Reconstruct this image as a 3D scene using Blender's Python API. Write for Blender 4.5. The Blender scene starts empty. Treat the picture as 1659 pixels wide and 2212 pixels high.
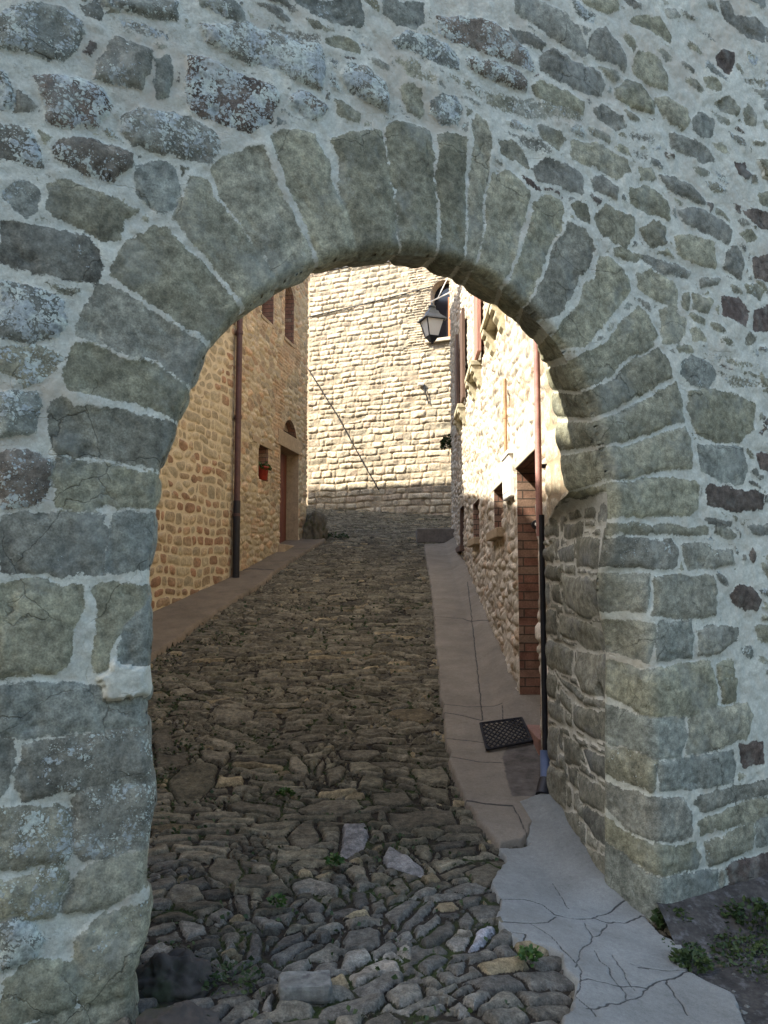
import bpy, math, random
import numpy as np
from mathutils import Vector
random.seed(4)
R = math.radians
sc = bpy.context.scene
COL = sc.collection

# ------------------------------------------------------------------ camera
F, CX, CY, HZ = 1722.0, 829.5, 1106.0, 1250.0      # photograph measured on a 1659 x 2212 copy
TH = math.atan((HZ - CY) / F)
EYE = np.array([0.0, 0.0, 1.6])

def ray(px, py):
    u = (np.asarray(px, float) - CX) / F
    v = -(np.asarray(py, float) - CY) / F
    c, s = math.cos(TH), math.sin(TH)
    return np.stack([u, c - v * s, s + v * c], -1)

cam = bpy.data.cameras.new('camera')
camo = bpy.data.objects.new('camera', cam)
COL.objects.link(camo)
camo.location = EYE
camo.rotation_euler = (R(90) + TH, 0, 0)
cam.sensor_fit = 'HORIZONTAL'
cam.sensor_width = 36
cam.lens = F / 1659 * 36
cam.clip_end = 2000
cam.clip_start = 0.05
sc.camera = camo

# ------------------------------------------------------------------ noise helpers
def hsh(i, j, k):
    n = (i.astype(np.int64) * 374761393 + j.astype(np.int64) * 668265263 + int(k) * 982451653) & 0xFFFFFFFF
    n = ((n ^ (n >> 13)) * 1274126177) & 0xFFFFFFFF
    n = ((n ^ (n >> 16)) * 2246822519) & 0xFFFFFFFF
    return ((n ^ (n >> 15)) & 0xFFFFFF) / float(0xFFFFFF)

def vnoise(u, v, seed=0):
    i, j = np.floor(u), np.floor(v)
    a, b = u - i, v - j
    a = a * a * a * (a * (a * 6 - 15) + 10); b = b * b * b * (b * (b * 6 - 15) + 10)
    h = lambda di, dj: hsh(i + di, j + dj, seed)
    return (h(0, 0) * (1 - a) + h(1, 0) * a) * (1 - b) + (h(0, 1) * (1 - a) + h(1, 1) * a) * b - 0.5

def fbm(u, v, f, oct=4, seed=0, g=0.5):
    r, a = 0, 1.0
    for o in range(oct):
        r = r + a * vnoise(u * f + 17.3 * o, v * f - 9.1 * o, seed + o)
        f *= 2.03; a *= g
    return r

def sst(a, b, x):
    t = np.clip((x - a) / (b - a), 0, 1)
    return t * t * (3 - 2 * t)

def cells(u, v, su, sv, jx=.7, jy=.5, seed=0, k=.012, loc=False):
    """irregular rubble: returns distance to the joint (m), two random numbers per stone"""
    U, V = u / su, v / sv
    j0 = np.floor(V)
    best = np.full(U.shape, 9e9); bx = np.zeros(U.shape); by = np.zeros(U.shape); ba = np.zeros(U.shape); bb = np.zeros(U.shape)
    cand = []
    for dj in (-2, -1, 0, 1, 2):
        j = j0 + dj
        off = hsh(j, j * 0, seed + 5)
        i0 = np.floor(U - off)
        for di in (-2, -1, 0, 1, 2):
            i = i0 + di
            x = i + .5 + off + jx * (hsh(i, j, seed) - .5)
            y = j + .5 + jy * (hsh(i, j, seed + 1) - .5)
            d = (U - x) ** 2 + (V - y) ** 2
            cand.append((x, y, d))
            m = d < best
            best = np.where(m, d, best); bx = np.where(m, x, bx); by = np.where(m, y, by)
            ba = np.where(m, hsh(i, j, seed + 2), ba); bb = np.where(m, hsh(i, j, seed + 3), bb)
    acc = np.zeros(U.shape)
    for x, y, d in cand:
        f = (d - best) / 2
        g = np.hypot((bx - x) / su, (by - y) / sv)
        same = g < 1e-6
        e = np.where(same, 9., f / np.maximum(g, 1e-6))
        acc += np.where(same, 0, np.exp(-np.minimum(e / k, 60)))
    sd = -k * np.log(np.maximum(acc, 1e-24))
    if loc: return sd, ba, bb, (U - bx) * su, (V - by) * sv
    return sd, ba, bb

def courses(u, v, su, sv, jx=.6, seed=0, k=.012):
    """roughly coursed blocks"""
    V = v / sv
    j = np.floor(V); fv = V - j
    jw = .22 * (hsh(j, j * 0, seed + 7) - .5); jw1 = .22 * (hsh(j + 1, j * 0, seed + 7) - .5)
    lo = fv < jw
    hi = fv > 1 + jw1
    j = np.where(lo, j - 1, np.where(hi, j + 1, j)); fv = V - j
    jw = .22 * (hsh(j, j * 0, seed + 7) - .5); jw1 = .22 * (hsh(j + 1, j * 0, seed + 7) - .5)
    wid = .75 + .6 * hsh(j, j * 0, seed + 9)
    U = u / (su * wid) + 7.7 * hsh(j, j * 0, seed + 5)
    i = np.floor(U)
    xj = lambda q: q + jx * (hsh(q, j, seed) - .5)
    i = np.where(U < xj(i), i - 1, i); i = np.where(U >= xj(i + 1), i + 1, i)
    ds = [(U - xj(i)) * su * wid, (xj(i + 1) - U) * su * wid, (fv - jw) * sv, (1 + jw1 - fv) * sv]
    acc = sum(np.exp(-np.clip(d, -1, 60 * k) / k) for d in ds)
    return -k * np.log(acc), hsh(i, j, seed + 2), hsh(i, j, seed + 3)

def poly_sdf(poly, U, V):
    """signed distance, positive inside"""
    p = np.asarray(poly, float); q = np.roll(p, -1, 0)
    d = np.full(U.shape, 9e9); ins = np.zeros(U.shape, bool)
    for (ax, ay), (bx, by) in zip(p, q):
        ex, ey = bx - ax, by - ay
        wx, wy = U - ax, V - ay
        t = np.clip((wx * ex + wy * ey) / max(ex * ex + ey * ey, 1e-12), 0, 1)
        d = np.minimum(d, (wx - ex * t) ** 2 + (wy - ey * t) ** 2)
        c = ((ay > V) != (by > V))
        if ay != by:
            ins ^= c & (U < ex * (V - ay) / (by - ay) + ax)
    d = np.sqrt(d)
    return np.where(ins, d, -d)

def line_dist(line, U, V):
    p = np.asarray(line, float)
    d = np.full(U.shape, 9e9)
    for (ax, ay), (bx, by) in zip(p[:-1], p[1:]):
        ex, ey = bx - ax, by - ay
        wx, wy = U - ax, V - ay
        t = np.clip((wx * ex + wy * ey) / max(ex * ex + ey * ey, 1e-12), 0, 1)
        d = np.minimum(d, (wx - ex * t) ** 2 + (wy - ey * t) ** 2)
    return np.sqrt(d)

# ------------------------------------------------------------------ objects
def tag(o, label=None, cat=None, group=None, kind=None):
    if label: o['label'] = label
    if cat: o['category'] = cat
    if group: o['group'] = group
    if kind: o['kind'] = kind
    return o

def empty(name, loc, label, cat, group=None):
    o = bpy.data.objects.new(name, None)
    o.location = loc; o.empty_display_size = .2
    COL.objects.link(o)
    return tag(o, label, cat, group)

def place(name, me, mat=None, parent=None, base=None):
    """mesh given in world coordinates; its origin goes to parent's base"""
    o = bpy.data.objects.new(name, me)
    COL.objects.link(o)
    if mat and not me.materials: me.materials.append(mat)
    w = Vector((0, 0, 0))
    if parent:
        p = parent
        while p: w += p.location; p = p.parent
        o.parent = parent
        me.transform(__import__('mathutils').Matrix.Translation(-w))
    elif base is not None:
        me.transform(__import__('mathutils').Matrix.Translation(-Vector(base)))
        o.location = base
    return o

def grid_mesh(name, P, keep=None, attrs={}, flip=False, norm=None):
    """P (n,m,3) world points -> mesh of the kept quads"""
    n, m = P.shape[:2]
    idx = np.arange(n * m).reshape(n, m)
    q = np.stack([idx[:-1, :-1], idx[:-1, 1:], idx[1:, 1:], idx[1:, :-1]], -1)
    if keep is not None: q = q[keep]
    q = q.reshape(-1, 4)
    if flip: q = q[:, ::-1]
    used = np.zeros(n * m, bool); used[q.ravel()] = True
    remap = np.cumsum(used) - 1
    V = P.reshape(-1, 3)[used]
    q = remap[q]
    me = bpy.data.meshes.new(name)
    me.vertices.add(len(V)); me.vertices.foreach_set('co', V.astype(np.float32).ravel())
    me.loops.add(q.size); me.loops.foreach_set('vertex_index', q.astype(np.int32).ravel())
    me.polygons.add(len(q)); me.polygons.foreach_set('loop_start', np.arange(0, q.size, 4, dtype=np.int32))
    me.polygons.foreach_set('use_smooth', np.ones(len(q), bool))
    me.update(calc_edges=True)
    for k, a in attrs.items():
        at = me.attributes.new(k, 'FLOAT', 'POINT')
        at.data.foreach_set('value', np.asarray(a, np.float32).reshape(-1)[used])
    if norm is not None:
        me.normals_split_custom_set_from_vertices(norm.reshape(-1, 3)[used].tolist())
    return me

def grid_normals(P, flip=False):
    du = np.gradient(P, axis=1); dv = np.gradient(P, axis=0)
    nn = np.cross(du, dv)
    nn /= np.maximum(np.linalg.norm(nn, axis=-1, keepdims=True), 1e-12)
    return -nn if flip else nn

class MB:
    """collects boxes, tubes and loops into one mesh"""
    def __init__(s): s.v = []; s.f = []; s.sm = []
    def add(s, v, f, smooth=False):
        o = len(s.v); s.v += [tuple(map(float, p)) for p in v]
        s.f += [tuple(o + i for i in q) for q in f]; s.sm += [smooth] * len(f)
    def box(s, c, ax, ay, az, smooth=False):
        c, ax, ay, az = (np.asarray(t, float) for t in (c, ax, ay, az))
        v = [c + a * ax + b * ay + d * az for d in (-.5, .5) for b in (-.5, .5) for a in (-.5, .5)]
        s.add(v, [(0, 2, 3, 1), (4, 5, 7, 6), (0, 1, 5, 4), (2, 6, 7, 3), (0, 4, 6, 2), (1, 3, 7, 5)], smooth)
    def tube(s, pts, r, n=10, cap=True):
        pts = [Vector(p) for p in pts]
        rr = r if isinstance(r, (list, tuple)) else [r] * len(pts)
        rings = []
        for i, p in enumerate(pts):
            t = (pts[min(i + 1, len(pts) - 1)] - pts[max(i - 1, 0)]).normalized()
            a = t.orthogonal().normalized() if i == 0 else (a - t * a.dot(t)).normalized()
            b = t.cross(a)
            rings.append([p + (a * math.cos(k * 2 * math.pi / n) + b * math.sin(k * 2 * math.pi / n)) * rr[i] for k in range(n)])
        v = [q for rg in rings for q in rg]
        f = [(i * n + k, i * n + (k + 1) % n, (i + 1) * n + (k + 1) % n, (i + 1) * n + k) for i in range(len(rings) - 1) for k in range(n)]
        s.add(v, f, True)
        if cap:
            s.add(rings[0], [tuple(range(n))[::-1]]); s.add(rings[-1], [tuple(range(n))])
    def lathe(s, c, prof, n=16):
        c = np.asarray(c, float)
        v = [(c[0] + r * math.cos(k * 2 * math.pi / n), c[1] + r * math.sin(k * 2 * math.pi / n), c[2] + z) for r, z in prof for k in range(n)]
        f = [(i * n + k, i * n + (k + 1) % n, (i + 1) * n + (k + 1) % n, (i + 1) * n + k) for i in range(len(prof) - 1) for k in range(n)]
        s.add(v, f, True)
    def prism(s, ring0, ring1, caps=True, smooth=False):
        n = len(ring0)
        s.add(list(ring0) + list(ring1), [(i, (i + 1) % n, n + (i + 1) % n, n + i) for i in range(n)], smooth)
        if caps:
            s.add(ring0, [tuple(range(n))[::-1]]); s.add(ring1, [tuple(range(n))])
    def mesh(s, name, bevel=0):
        me = bpy.data.meshes.new(name); me.from_pydata(s.v, [], s.f)
        me.polygons.foreach_set('use_smooth', s.sm); me.update()
        if bevel:
            import bmesh
            bm = bmesh.new(); bm.from_mesh(me)
            bmesh.ops.remove_doubles(bm, verts=bm.verts, dist=1e-5)
            bmesh.ops.recalc_face_normals(bm, faces=bm.faces)
            ed = [e for e in bm.edges if len(e.link_faces) == 2 and e.calc_face_angle(0) > .5]
            bmesh.ops.bevel(bm, geom=ed, offset=bevel, segments=2, affect='EDGES', profile=.6)
            bm.to_mesh(me); bm.free()
        return me
    def build(s, name, mat, parent=None, base=None, bevel=0):
        return place(name, s.mesh(name, bevel), mat, parent, base)

# ------------------------------------------------------------------ materials
class NT:
    def __init__(s, name):
        s.m = bpy.data.materials.new(name); s.m.use_nodes = True
        s.t = s.m.node_tree; s.t.nodes.clear()
        s.out = s.t.nodes.new('ShaderNodeOutputMaterial')
        s.b = s.t.nodes.new('ShaderNodeBsdfPrincipled')
        s.t.links.new(s.b.outputs[0], s.out.inputs[0])
        s.pos = s.n('ShaderNodeNewGeometry').outputs['Position']
    def n(s, typ, ins={}, **pr):
        nd = s.t.nodes.new(typ)
        for k, v in pr.items(): setattr(nd, k, v)
        for k, v in ins.items(): s.set(nd.inputs[k], v)
        return nd
    def set(s, sock, v):
        if isinstance(v, bpy.types.NodeSocket): s.t.links.new(v, sock)
        else:
            if isinstance(v, (tuple, list)) and len(v) == 3 and sock.type == 'RGBA': v = (*v, 1)
            sock.default_value = v
    def math(s, op, a, b=0., c=0., clamp=False):
        return s.n('ShaderNodeMath', {0: a, 1: b, 2: c}, operation=op, use_clamp=clamp).outputs[0]
    def vmath(s, op, a, b=(0, 0, 0)):
        return s.n('ShaderNodeVectorMath', {0: a, 1: b}, operation=op).outputs[0]
    def noise(s, scale, detail=6, rough=.6, vec=None, dist=0.):
        return s.n('ShaderNodeTexNoise', {'Vector': vec or s.pos, 'Scale': scale, 'Detail': detail, 'Roughness': rough, 'Distortion': dist}).outputs[0]
    def noisec(s, scale, detail=4, vec=None):
        return s.n('ShaderNodeTexNoise', {'Vector': vec or s.pos, 'Scale': scale, 'Detail': detail}).outputs[1]
    def voro(s, scale, feature='F1', vec=None, out=0):
        return s.n('ShaderNodeTexVoronoi', {'Vector': vec or s.pos, 'Scale': scale}, feature=feature).outputs[out]
    def mapr(s, v, a, b, c=0., d=1., smooth=True):
        return s.n('ShaderNodeMapRange', {0: v, 1: a, 2: b, 3: c, 4: d}, interpolation_type='SMOOTHSTEP' if smooth else 'LINEAR').outputs[0]
    def mix(s, f, a, b, mode='MIX'):
        nd = s.n('ShaderNodeMix', data_type='RGBA', blend_type=mode)
        s.set(nd.inputs[0], f); s.set(nd.inputs[6], a); s.set(nd.inputs[7], b)
        return nd.outputs[2]
    def attr(s, name): return s.n('ShaderNodeAttribute', attribute_name=name).outputs['Fac']
    def ramp(s, f, stops, const=False):
        nd = s.n('ShaderNodeValToRGB', {0: f})
        el = nd.color_ramp.elements
        nd.color_ramp.interpolation = 'CONSTANT' if const else 'LINEAR'
        while len(el) < len(stops): el.new(.5)
        for e, (p, c) in zip(el, stops): e.position = p; e.color = (*c, 1)
        return nd.outputs[0]
    def scale(s, col, f):
        return s.n('ShaderNodeVectorMath', {0: col, 3: f}, operation='SCALE').outputs[0]
    def bump(s, h, strength=.5, dist=.01, normal=None):
        ins = {'Height': h, 'Strength': strength, 'Distance': dist}
        if normal: ins['Normal'] = normal
        return s.n('ShaderNodeBump', ins).outputs[0]
    def done(s, col, rough=.9, normal=None, metal=0., spec=.3):
        s.set(s.b.inputs['Base Color'], col); s.set(s.b.inputs['Roughness'], rough)
        s.set(s.b.inputs['Metallic'], metal); s.set(s.b.inputs['Specular IOR Level'], spec)
        if normal: s.set(s.b.inputs['Normal'], normal)
        return s.m

def masonry(name, stones, mortar, lichen=None, edge=.012, tone=(.7, 1.25), mott=.5, crack=0., blue=None, bumpd=.012, moss=None, fine=60, stain=None, smear=0., wash=0., lowc=0.):
    t = NT(name)
    sdf, ra, rb = t.attr('sdf'), t.attr('ra'), t.attr('rb')
    ne = t.noise(fine, 5, .65)
    sde = t.math('ADD', sdf, t.math('MULTIPLY', t.math('SUBTRACT', ne, .5), edge * 2))
    if smear:
        sde = t.math('SUBTRACT', sde, t.math('MULTIPLY', t.mapr(t.noise(11, 6, .7), .52, .72), smear))
    m = t.mapr(sde, -.0022, .003)
    st = t.ramp(ra, stones)
    n1 = t.noise(7, 8, .62); n2 = t.noise(28, 8, .7); n3 = t.noise(140, 4, .6)
    v = t.math('ADD', t.math('MULTIPLY', rb, tone[1] - tone[0]), tone[0])
    v = t.math('MULTIPLY', v, t.mapr(n1, .25, .75, 1 - mott * .6, 1 + mott * .6, False))
    v = t.math('MULTIPLY', v, t.mapr(n2, .25, .75, 1 - mott * .7, 1 + mott * .7, False))
    v = t.math('MULTIPLY', v, t.mapr(n3, .25, .75, 1 - mott * .5, 1 + mott * .5, False))
    st = t.scale(st, v)
    hb = t.math('MULTIPLY', n2, .7)
    if blue:
        st = t.mix(t.math('MULTIPLY', t.mapr(t.noise(3.3, 7, .65), .5, .66), blue[1]), st, t.scale(blue[0], t.mapr(n2, .2, .8, .6, 1.35, False)))
    if crack:
        wv = t.vmath('ADD', t.pos, t.n('ShaderNodeVectorMath', {0: t.noisec(5, 6), 3: .22}, operation='SCALE').outputs[0])
        e = t.voro(3.1, 'DISTANCE_TO_EDGE', wv)
        cm = t.math('MULTIPLY', t.mapr(e, .0, .010, 1, 0), t.mapr(t.noise(2.1, 3), .5, .6))
        st = t.mix(t.math('MULTIPLY', cm, crack), st, t.scale(st, .22))
        hb = t.math('SUBTRACT', hb, t.math('MULTIPLY', cm, .9))
    if lichen:
        li = t.attr('li')
        wv = t.vmath('ADD', t.pos, t.n('ShaderNodeVectorMath', {0: t.noisec(22, 4), 3: .045}, operation='SCALE').outputs[0])
        d1 = t.voro(24, 'F1', wv); d2 = t.voro(55, 'F1', wv); d3 = t.voro(120, 'F1', wv)
        cov = t.math('ADD', t.math('MULTIPLY', t.noise(9, 7, .7), 1.5), t.math('SUBTRACT', li, 1.36))
        r1 = t.math('SUBTRACT', cov, t.math('MULTIPLY', d1, .75))
        r2 = t.math('SUBTRACT', t.math('ADD', cov, .06), t.math('MULTIPLY', d2, .62))
        r3 = t.math('SUBTRACT', t.math('ADD', cov, .02), t.math('MULTIPLY', d3, .6))
        r = t.math('MAXIMUM', t.math('MAXIMUM', r1, r2), r3)
        lm = t.mapr(r, -.02, .06)
        lcol = t.mix(t.mapr(t.noise(13, 5), .4, .6), lichen[0], lichen[1])
        lcol = t.scale(lcol, t.mapr(t.noise(75, 4, .7), .2, .8, .45, 1.35, False))
        # pale rim, darker middle in the big rosettes
        lcol = t.scale(lcol, t.mapr(r1, .03, .3, 1.12, .6))
        st = t.mix(lm, st, lcol)
        hb = t.math('ADD', hb, t.math('MULTIPLY', lm, .5))
    mo = t.scale(mortar, t.math('MULTIPLY', t.mapr(t.noise(5, 9, .7), .25, .75, .72, 1.22, False), t.mapr(t.noise(80, 5, .75), .2, .8, .74, 1.24, False)))
    if stain:
        mo = t.mix(t.math('MULTIPLY', t.mapr(t.noise(1.9, 9, .75), .46, .66), .75), mo, stain)
        mo = t.mix(t.math('MULTIPLY', t.mapr(t.noise(4.3, 9, .75), .56, .72), .5), mo, t.scale(mo, .6))
    if moss:
        mo = t.mix(t.mapr(t.noise(2.2, 6, .7), .47, .6), mo, t.scale(moss, t.mapr(t.noise(60, 3), .3, .7, .5, 1.6, False)))
    if lowc: st = t.mix(t.math('MULTIPLY', t.mapr(ra, .2, .55, 1, .25), lowc), st, mo)
    if wash:
        wm = t.math('MULTIPLY', t.mapr(t.noise(6.5, 9, .72), .53, .70), t.math('ADD', t.math('MULTIPLY', t.attr('li'), wash), .04))
        st = t.mix(wm, st, t.scale(mo, .9))
    col = t.mix(m, mo, st)
    h = t.math('ADD', hb, t.math('MULTIPLY', t.noise(110, 5, .7), .35))
    nrm = t.bump(h, .55, bumpd)
    return t.done(col, .92, nrm, spec=.2)

def simple(name, col, rough=.7, var=.3, scale=20, bump=.2, metal=0., col2=None, spec=.3, stretch=None):
    t = NT(name)
    vec = t.vmath('MULTIPLY', t.pos, stretch) if stretch else None
    n1 = t.noise(scale, 7, .65, vec); n2 = t.noise(scale * .22, 6, .6, vec)
    c = t.scale(col, t.math('MULTIPLY', t.mapr(n1, .25, .75, 1 - var, 1 + var, False), t.mapr(n2, .25, .75, 1 - var, 1 + var, False)))
    if col2: c = t.mix(t.mapr(t.noise(scale * .35, 8, .7, vec), .5, .66), c, col2)
    return t.done(c, rough, t.bump(n1, bump, .006) if bump else None, metal, spec)

M = {}
M['gate'] = masonry('gate_masonry', [(0, (.215, .212, .138)), (.35, (.232, .225, .152)), (.5, (.198, .20, .155)), (.65, (.165, .16, .12)), (.72, (.185, .197, .155)), (.80, (.18, .192, .155)), (.86, (.125, .11, .08)), (1, (.105, .08, .062))],
    (.475, .485, .39), lichen=((.42, .46, .38), (.31, .345, .32)), crack=.6, blue=((.215, .235, .20), .45), edge=.016, tone=(.72, 1.15), mott=.75, stain=(.40, .36, .27), smear=.014, wash=.75)
M['jamb'] = masonry('jamb_masonry', [(0, (.17, .166, .122)), (.35, (.185, .18, .135)), (.55, (.15, .155, .13)), (1, (.13, .137, .125))],
    (.44, .43, .35), crack=.5, blue=((.19, .20, .20), .35), edge=.014, tone=(.72, 1.2), mott=.75, stain=(.28, .26, .2), smear=.010)
M['near_left'] = masonry('pointed_masonry', [(0, (.36, .30, .18)), (.3, (.29, .25, .16)), (.5, (.33, .25, .15)), (.65, (.28, .17, .10)), (.85, (.26, .145, .085)), (1, (.28, .22, .14))],
    (.52, .435, .285), edge=.014, tone=(.72, 1.15), mott=.65, fine=40, lowc=.25)
M['far_left'] = masonry('rubble_masonry', [(0, (.42, .345, .215)), (.3, (.46, .385, .255)), (.55, (.33, .275, .185)), (.75, (.44, .29, .17)), (1, (.50, .42, .29))],
    (.43, .355, .225), edge=.022, tone=(.6, 1.2), mott=.6, fine=30, lowc=.3)
M['end'] = masonry('coursed_masonry', [(0, (.42, .355, .245)), (.35, (.47, .405, .29)), (.7, (.36, .315, .23)), (1, (.46, .365, .26))],
    (.33, .26, .17), edge=.020, tone=(.68, 1.15), mott=.6, fine=24)
M['right'] = masonry('street_rubble', [(0, (.46, .41, .32)), (.35, (.53, .48, .39)), (.7, (.37, .33, .26)), (.9, (.42, .31, .21)), (1, (.50, .45, .37))],
    (.52, .46, .36), edge=.024, tone=(.6, 1.2), mott=.65, fine=30, lowc=.4)
M['cobble'] = masonry('cobbles', [(0, (.112, .100, .064)), (.25, (.138, .121, .082)), (.45, (.10, .088, .06)), (.55, (.105, .096, .072)), (.75, (.142, .134, .108)), (.86, (.092, .086, .07)), (.90, (.20, .16, .09)), (.95, (.24, .23, .2)), (1, (.29, .285, .28))],
    (.026, .021, .014), edge=.010, tone=(.5, 1.35), mott=.8, moss=(.026, .036, .010), fine=45, bumpd=.016)

def concrete(name, col, crackc=(.03, .03, .028), stain=(.2, .17, .13), st=.5):
    t = NT(name)
    n1 = t.noise(3, 8, .65); n2 = t.noise(40, 6, .7); n3 = t.noise(160, 4, .7)
    c = t.scale(col, t.math('MULTIPLY', t.mapr(n1, .25, .75, .72, 1.22, False), t.math('MULTIPLY', t.mapr(n2, .2, .8, .8, 1.2, False), t.mapr(n3, .2, .8, .82, 1.18, False))))
    c = t.mix(t.math('MULTIPLY', t.mapr(t.noise(1.4, 7, .7), .48, .68), st), c, stain)
    ck = t.attr('crk')
    cm = t.math('MULTIPLY', t.mapr(t.math('ADD', ck, t.math('MULTIPLY', t.math('SUBTRACT', n2, .5), .5)), .2, .5), .9)
    c = t.mix(t.math('MULTIPLY', t.mapr(t.noise(8, 7, .7), .55, .68), .35), c, t.scale(c, .55))
    c = t.mix(t.math('MULTIPLY', t.mapr(t.voro(70), .0, .28, 1, 0), .25), c, t.scale(c, 1.5))
    c = t.mix(cm, c, crackc)
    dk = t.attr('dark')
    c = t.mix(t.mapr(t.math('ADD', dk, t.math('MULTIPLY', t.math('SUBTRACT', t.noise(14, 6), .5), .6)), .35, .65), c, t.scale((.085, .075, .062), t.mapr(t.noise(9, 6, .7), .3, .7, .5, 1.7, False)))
    return t.done(c, .92, t.bump(t.math('ADD', n2, n3), .35, .006), spec=.2)
M['apron'] = concrete('grey_concrete', (.205, .212, .19), stain=(.135, .13, .11), st=.45)
M['strip'] = concrete('warm_concrete', (.205, .178, .135), stain=(.15, .13, .10), st=.4)
M['pave_left'] = concrete('brown_concrete', (.17, .135, .092), stain=(.10, .085, .055))
M['soil'] = simple('soil', (.045, .042, .036), .95, .5, 45, .8, col2=(.10, .10, .095))
M['iron_red'] = simple('painted_drainpipe', (.075, .034, .028), .5, .35, 14, .1, spec=.4)
M['copper_pink'] = simple('faded_red_pipe', (.36, .19, .16), .6, .35, 14, .1)
M['black'] = simple('black_iron', (.018, .018, .02), .5, .3, 30, .1)
M['cap_highlight'] = simple('highlit_black', (.10, .11, .11), .5, .3, 20, .1)  # black lantern cap, its grey-blue top highlight put into the colour
M['rubber'] = simple('black_rubber', (.014, .014, .015), .75, .25, 60, .2)
M['wood_red'] = simple('red_brown_wood', (.16, .055, .03), .65, .4, 12, .25, stretch=(6, 6, .6))
M['wood_dark'] = simple('dark_brown_wood', (.10, .06, .04), .7, .4, 12, .25, stretch=(6, 6, .6))
M['wood_orange'] = simple('orange_wood', (.42, .14, .05), .6, .25, 12, .2, stretch=(6, 6, .6))
M['shutter_pink'] = simple('faded_red_shutter', (.33, .17, .13), .75, .35, 12, .2, stretch=(6, 6, .6))
M['dressed'] = simple('dressed_stone', (.48, .42, .32), .9, .2, 25, .3)
M['dressed_brown'] = simple('brown_dressed_stone', (.34, .26, .16), .9, .25, 25, .3)
M['ochre_stone'] = simple('mossy_ochre_stone', (.43, .385, .26), .9, .3, 25, .4, col2=(.32, .29, .18))
M['white_paint'] = simple('white_painted_metal', (.72, .70, .65), .6, .08, 20, .05)
M['rust'] = simple('rusty_iron', (.38, .23, .13), .8, .35, 25, .2)
M['terracotta'] = simple('terracotta', (.24, .135, .10), .85, .2, 25, .2)
M['red_plastic'] = simple('red_plastic', (.36, .05, .03), .6, .25, 20, .05)
M['white_stone'] = simple('pale_stone', (.125, .127, .11), .9, .5, 30, .8, col2=(.075, .072, .065))
M['boulder'] = simple('dark_boulder', (.05, .044, .036), .95, .4, 12, .8, col2=(.035, .04, .02))
M['mossrock'] = simple('mossy_rock', (.10, .085, .055), .95, .4, 12, .8, col2=(.045, .055, .02))
M['roof'] = simple('roof_tiles', (.36, .19, .11), .9, .3, 20, .5)
M['step'] = simple('step_stone', (.15, .13, .105), .9, .3, 20, .3)
M['plain_wall'] = simple('plain_masonry', (.40, .32, .22), .95, .3, 6, .6, col2=(.3, .23, .15))
M['blue_plastic'] = simple('blue_grey_plastic', (.12, .16, .26), .5, .2, 20, .05)

def glass_dark():
    t = NT('dark_glass'); return t.done((.012, .014, .018), .08, spec=.5)
M['glass'] = glass_dark()
def frosted():
    t = NT('frosted_lamp_glass')
    t.set(t.b.inputs['Transmission Weight'], .1)
    return t.done((.8, .76, .66), .55, spec=.4)
M['frost'] = frosted()
def brick():
    t = NT('brick_reveal')
    bk = t.n('ShaderNodeAttribute', attribute_name='bk').outputs['Vector']
    bt = t.n('ShaderNodeTexBrick', {'Vector': bk, 'Color1': (.24, .125, .085, 1), 'Color2': (.30, .23, .16, 1), 'Mortar': (.10, .075, .055, 1), 'Scale': 1., 'Mortar Size': .007, 'Mortar Smooth': .3, 'Bias': -.2, 'Brick Width': .42, 'Row Height': .078})
    bt.offset = .37
    c = t.scale(bt.outputs[0], t.math('MULTIPLY', t.mapr(t.noise(9, 7, .65), .25, .75, .55, 1.4, False), t.mapr(t.noise(70, 4), .3, .7, .8, 1.2, False)))
    h = t.math('SUBTRACT', t.math('MULTIPLY', t.noise(60, 4), .3), bt.outputs[1])
    return t.done(c, .9, t.bump(h, .7, .012), spec=.2)
M['brick'] = brick()
def leafmat(name, a, b):
    t = NT(name)
    c = t.mix(t.mapr(t.noise(18, 3), .35, .65), a, b)
    return t.done(c, .6, spec=.3)
M['leaf'] = leafmat('weed_leaf', (.03, .075, .015), (.055, .10, .02))
M['leaf_dark'] = leafmat('dark_leaf', (.022, .042, .012), (.042, .066, .018))

# ------------------------------------------------------------------ ground
def G(x, d):
    x = np.asarray(x, float); d = np.asarray(d, float)
    z = .105 * np.logaddexp(0, (d - 5.4) / .5)
    return z - .17 * sst(.3, 1.5, x) * sst(5.6, 4.2, d)

def to_ground(px, py, lift=0.):
    r = ray(px, py)
    lo = np.full(r.shape[:-1], .5); hi = np.full(r.shape[:-1], 40.)
    t = np.linspace(1.0, 30, 600)
    P = EYE + r[..., None, :] * t[:, None]
    below = P[..., 2] < G(P[..., 0], P[..., 1]) + lift
    k = np.argmax(below, -1)
    lo = t[np.maximum(k - 1, 0)]; hi = t[k]
    for _ in range(30):
        mid = (lo + hi) / 2
        p = EYE + r * mid[..., None]
        b = p[..., 2] < G(p[..., 0], p[..., 1]) + lift
        hi = np.where(b, mid, hi); lo = np.where(b, lo, mid)
    return EYE + r * ((lo + hi) / 2)[..., None]

def gpoly(pts, ox=0., oy=0., k=1.):
    p = np.asarray(pts, float) * k + [ox, oy]
    return to_ground(p[:, 0], p[:, 1])[:, :2]

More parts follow.
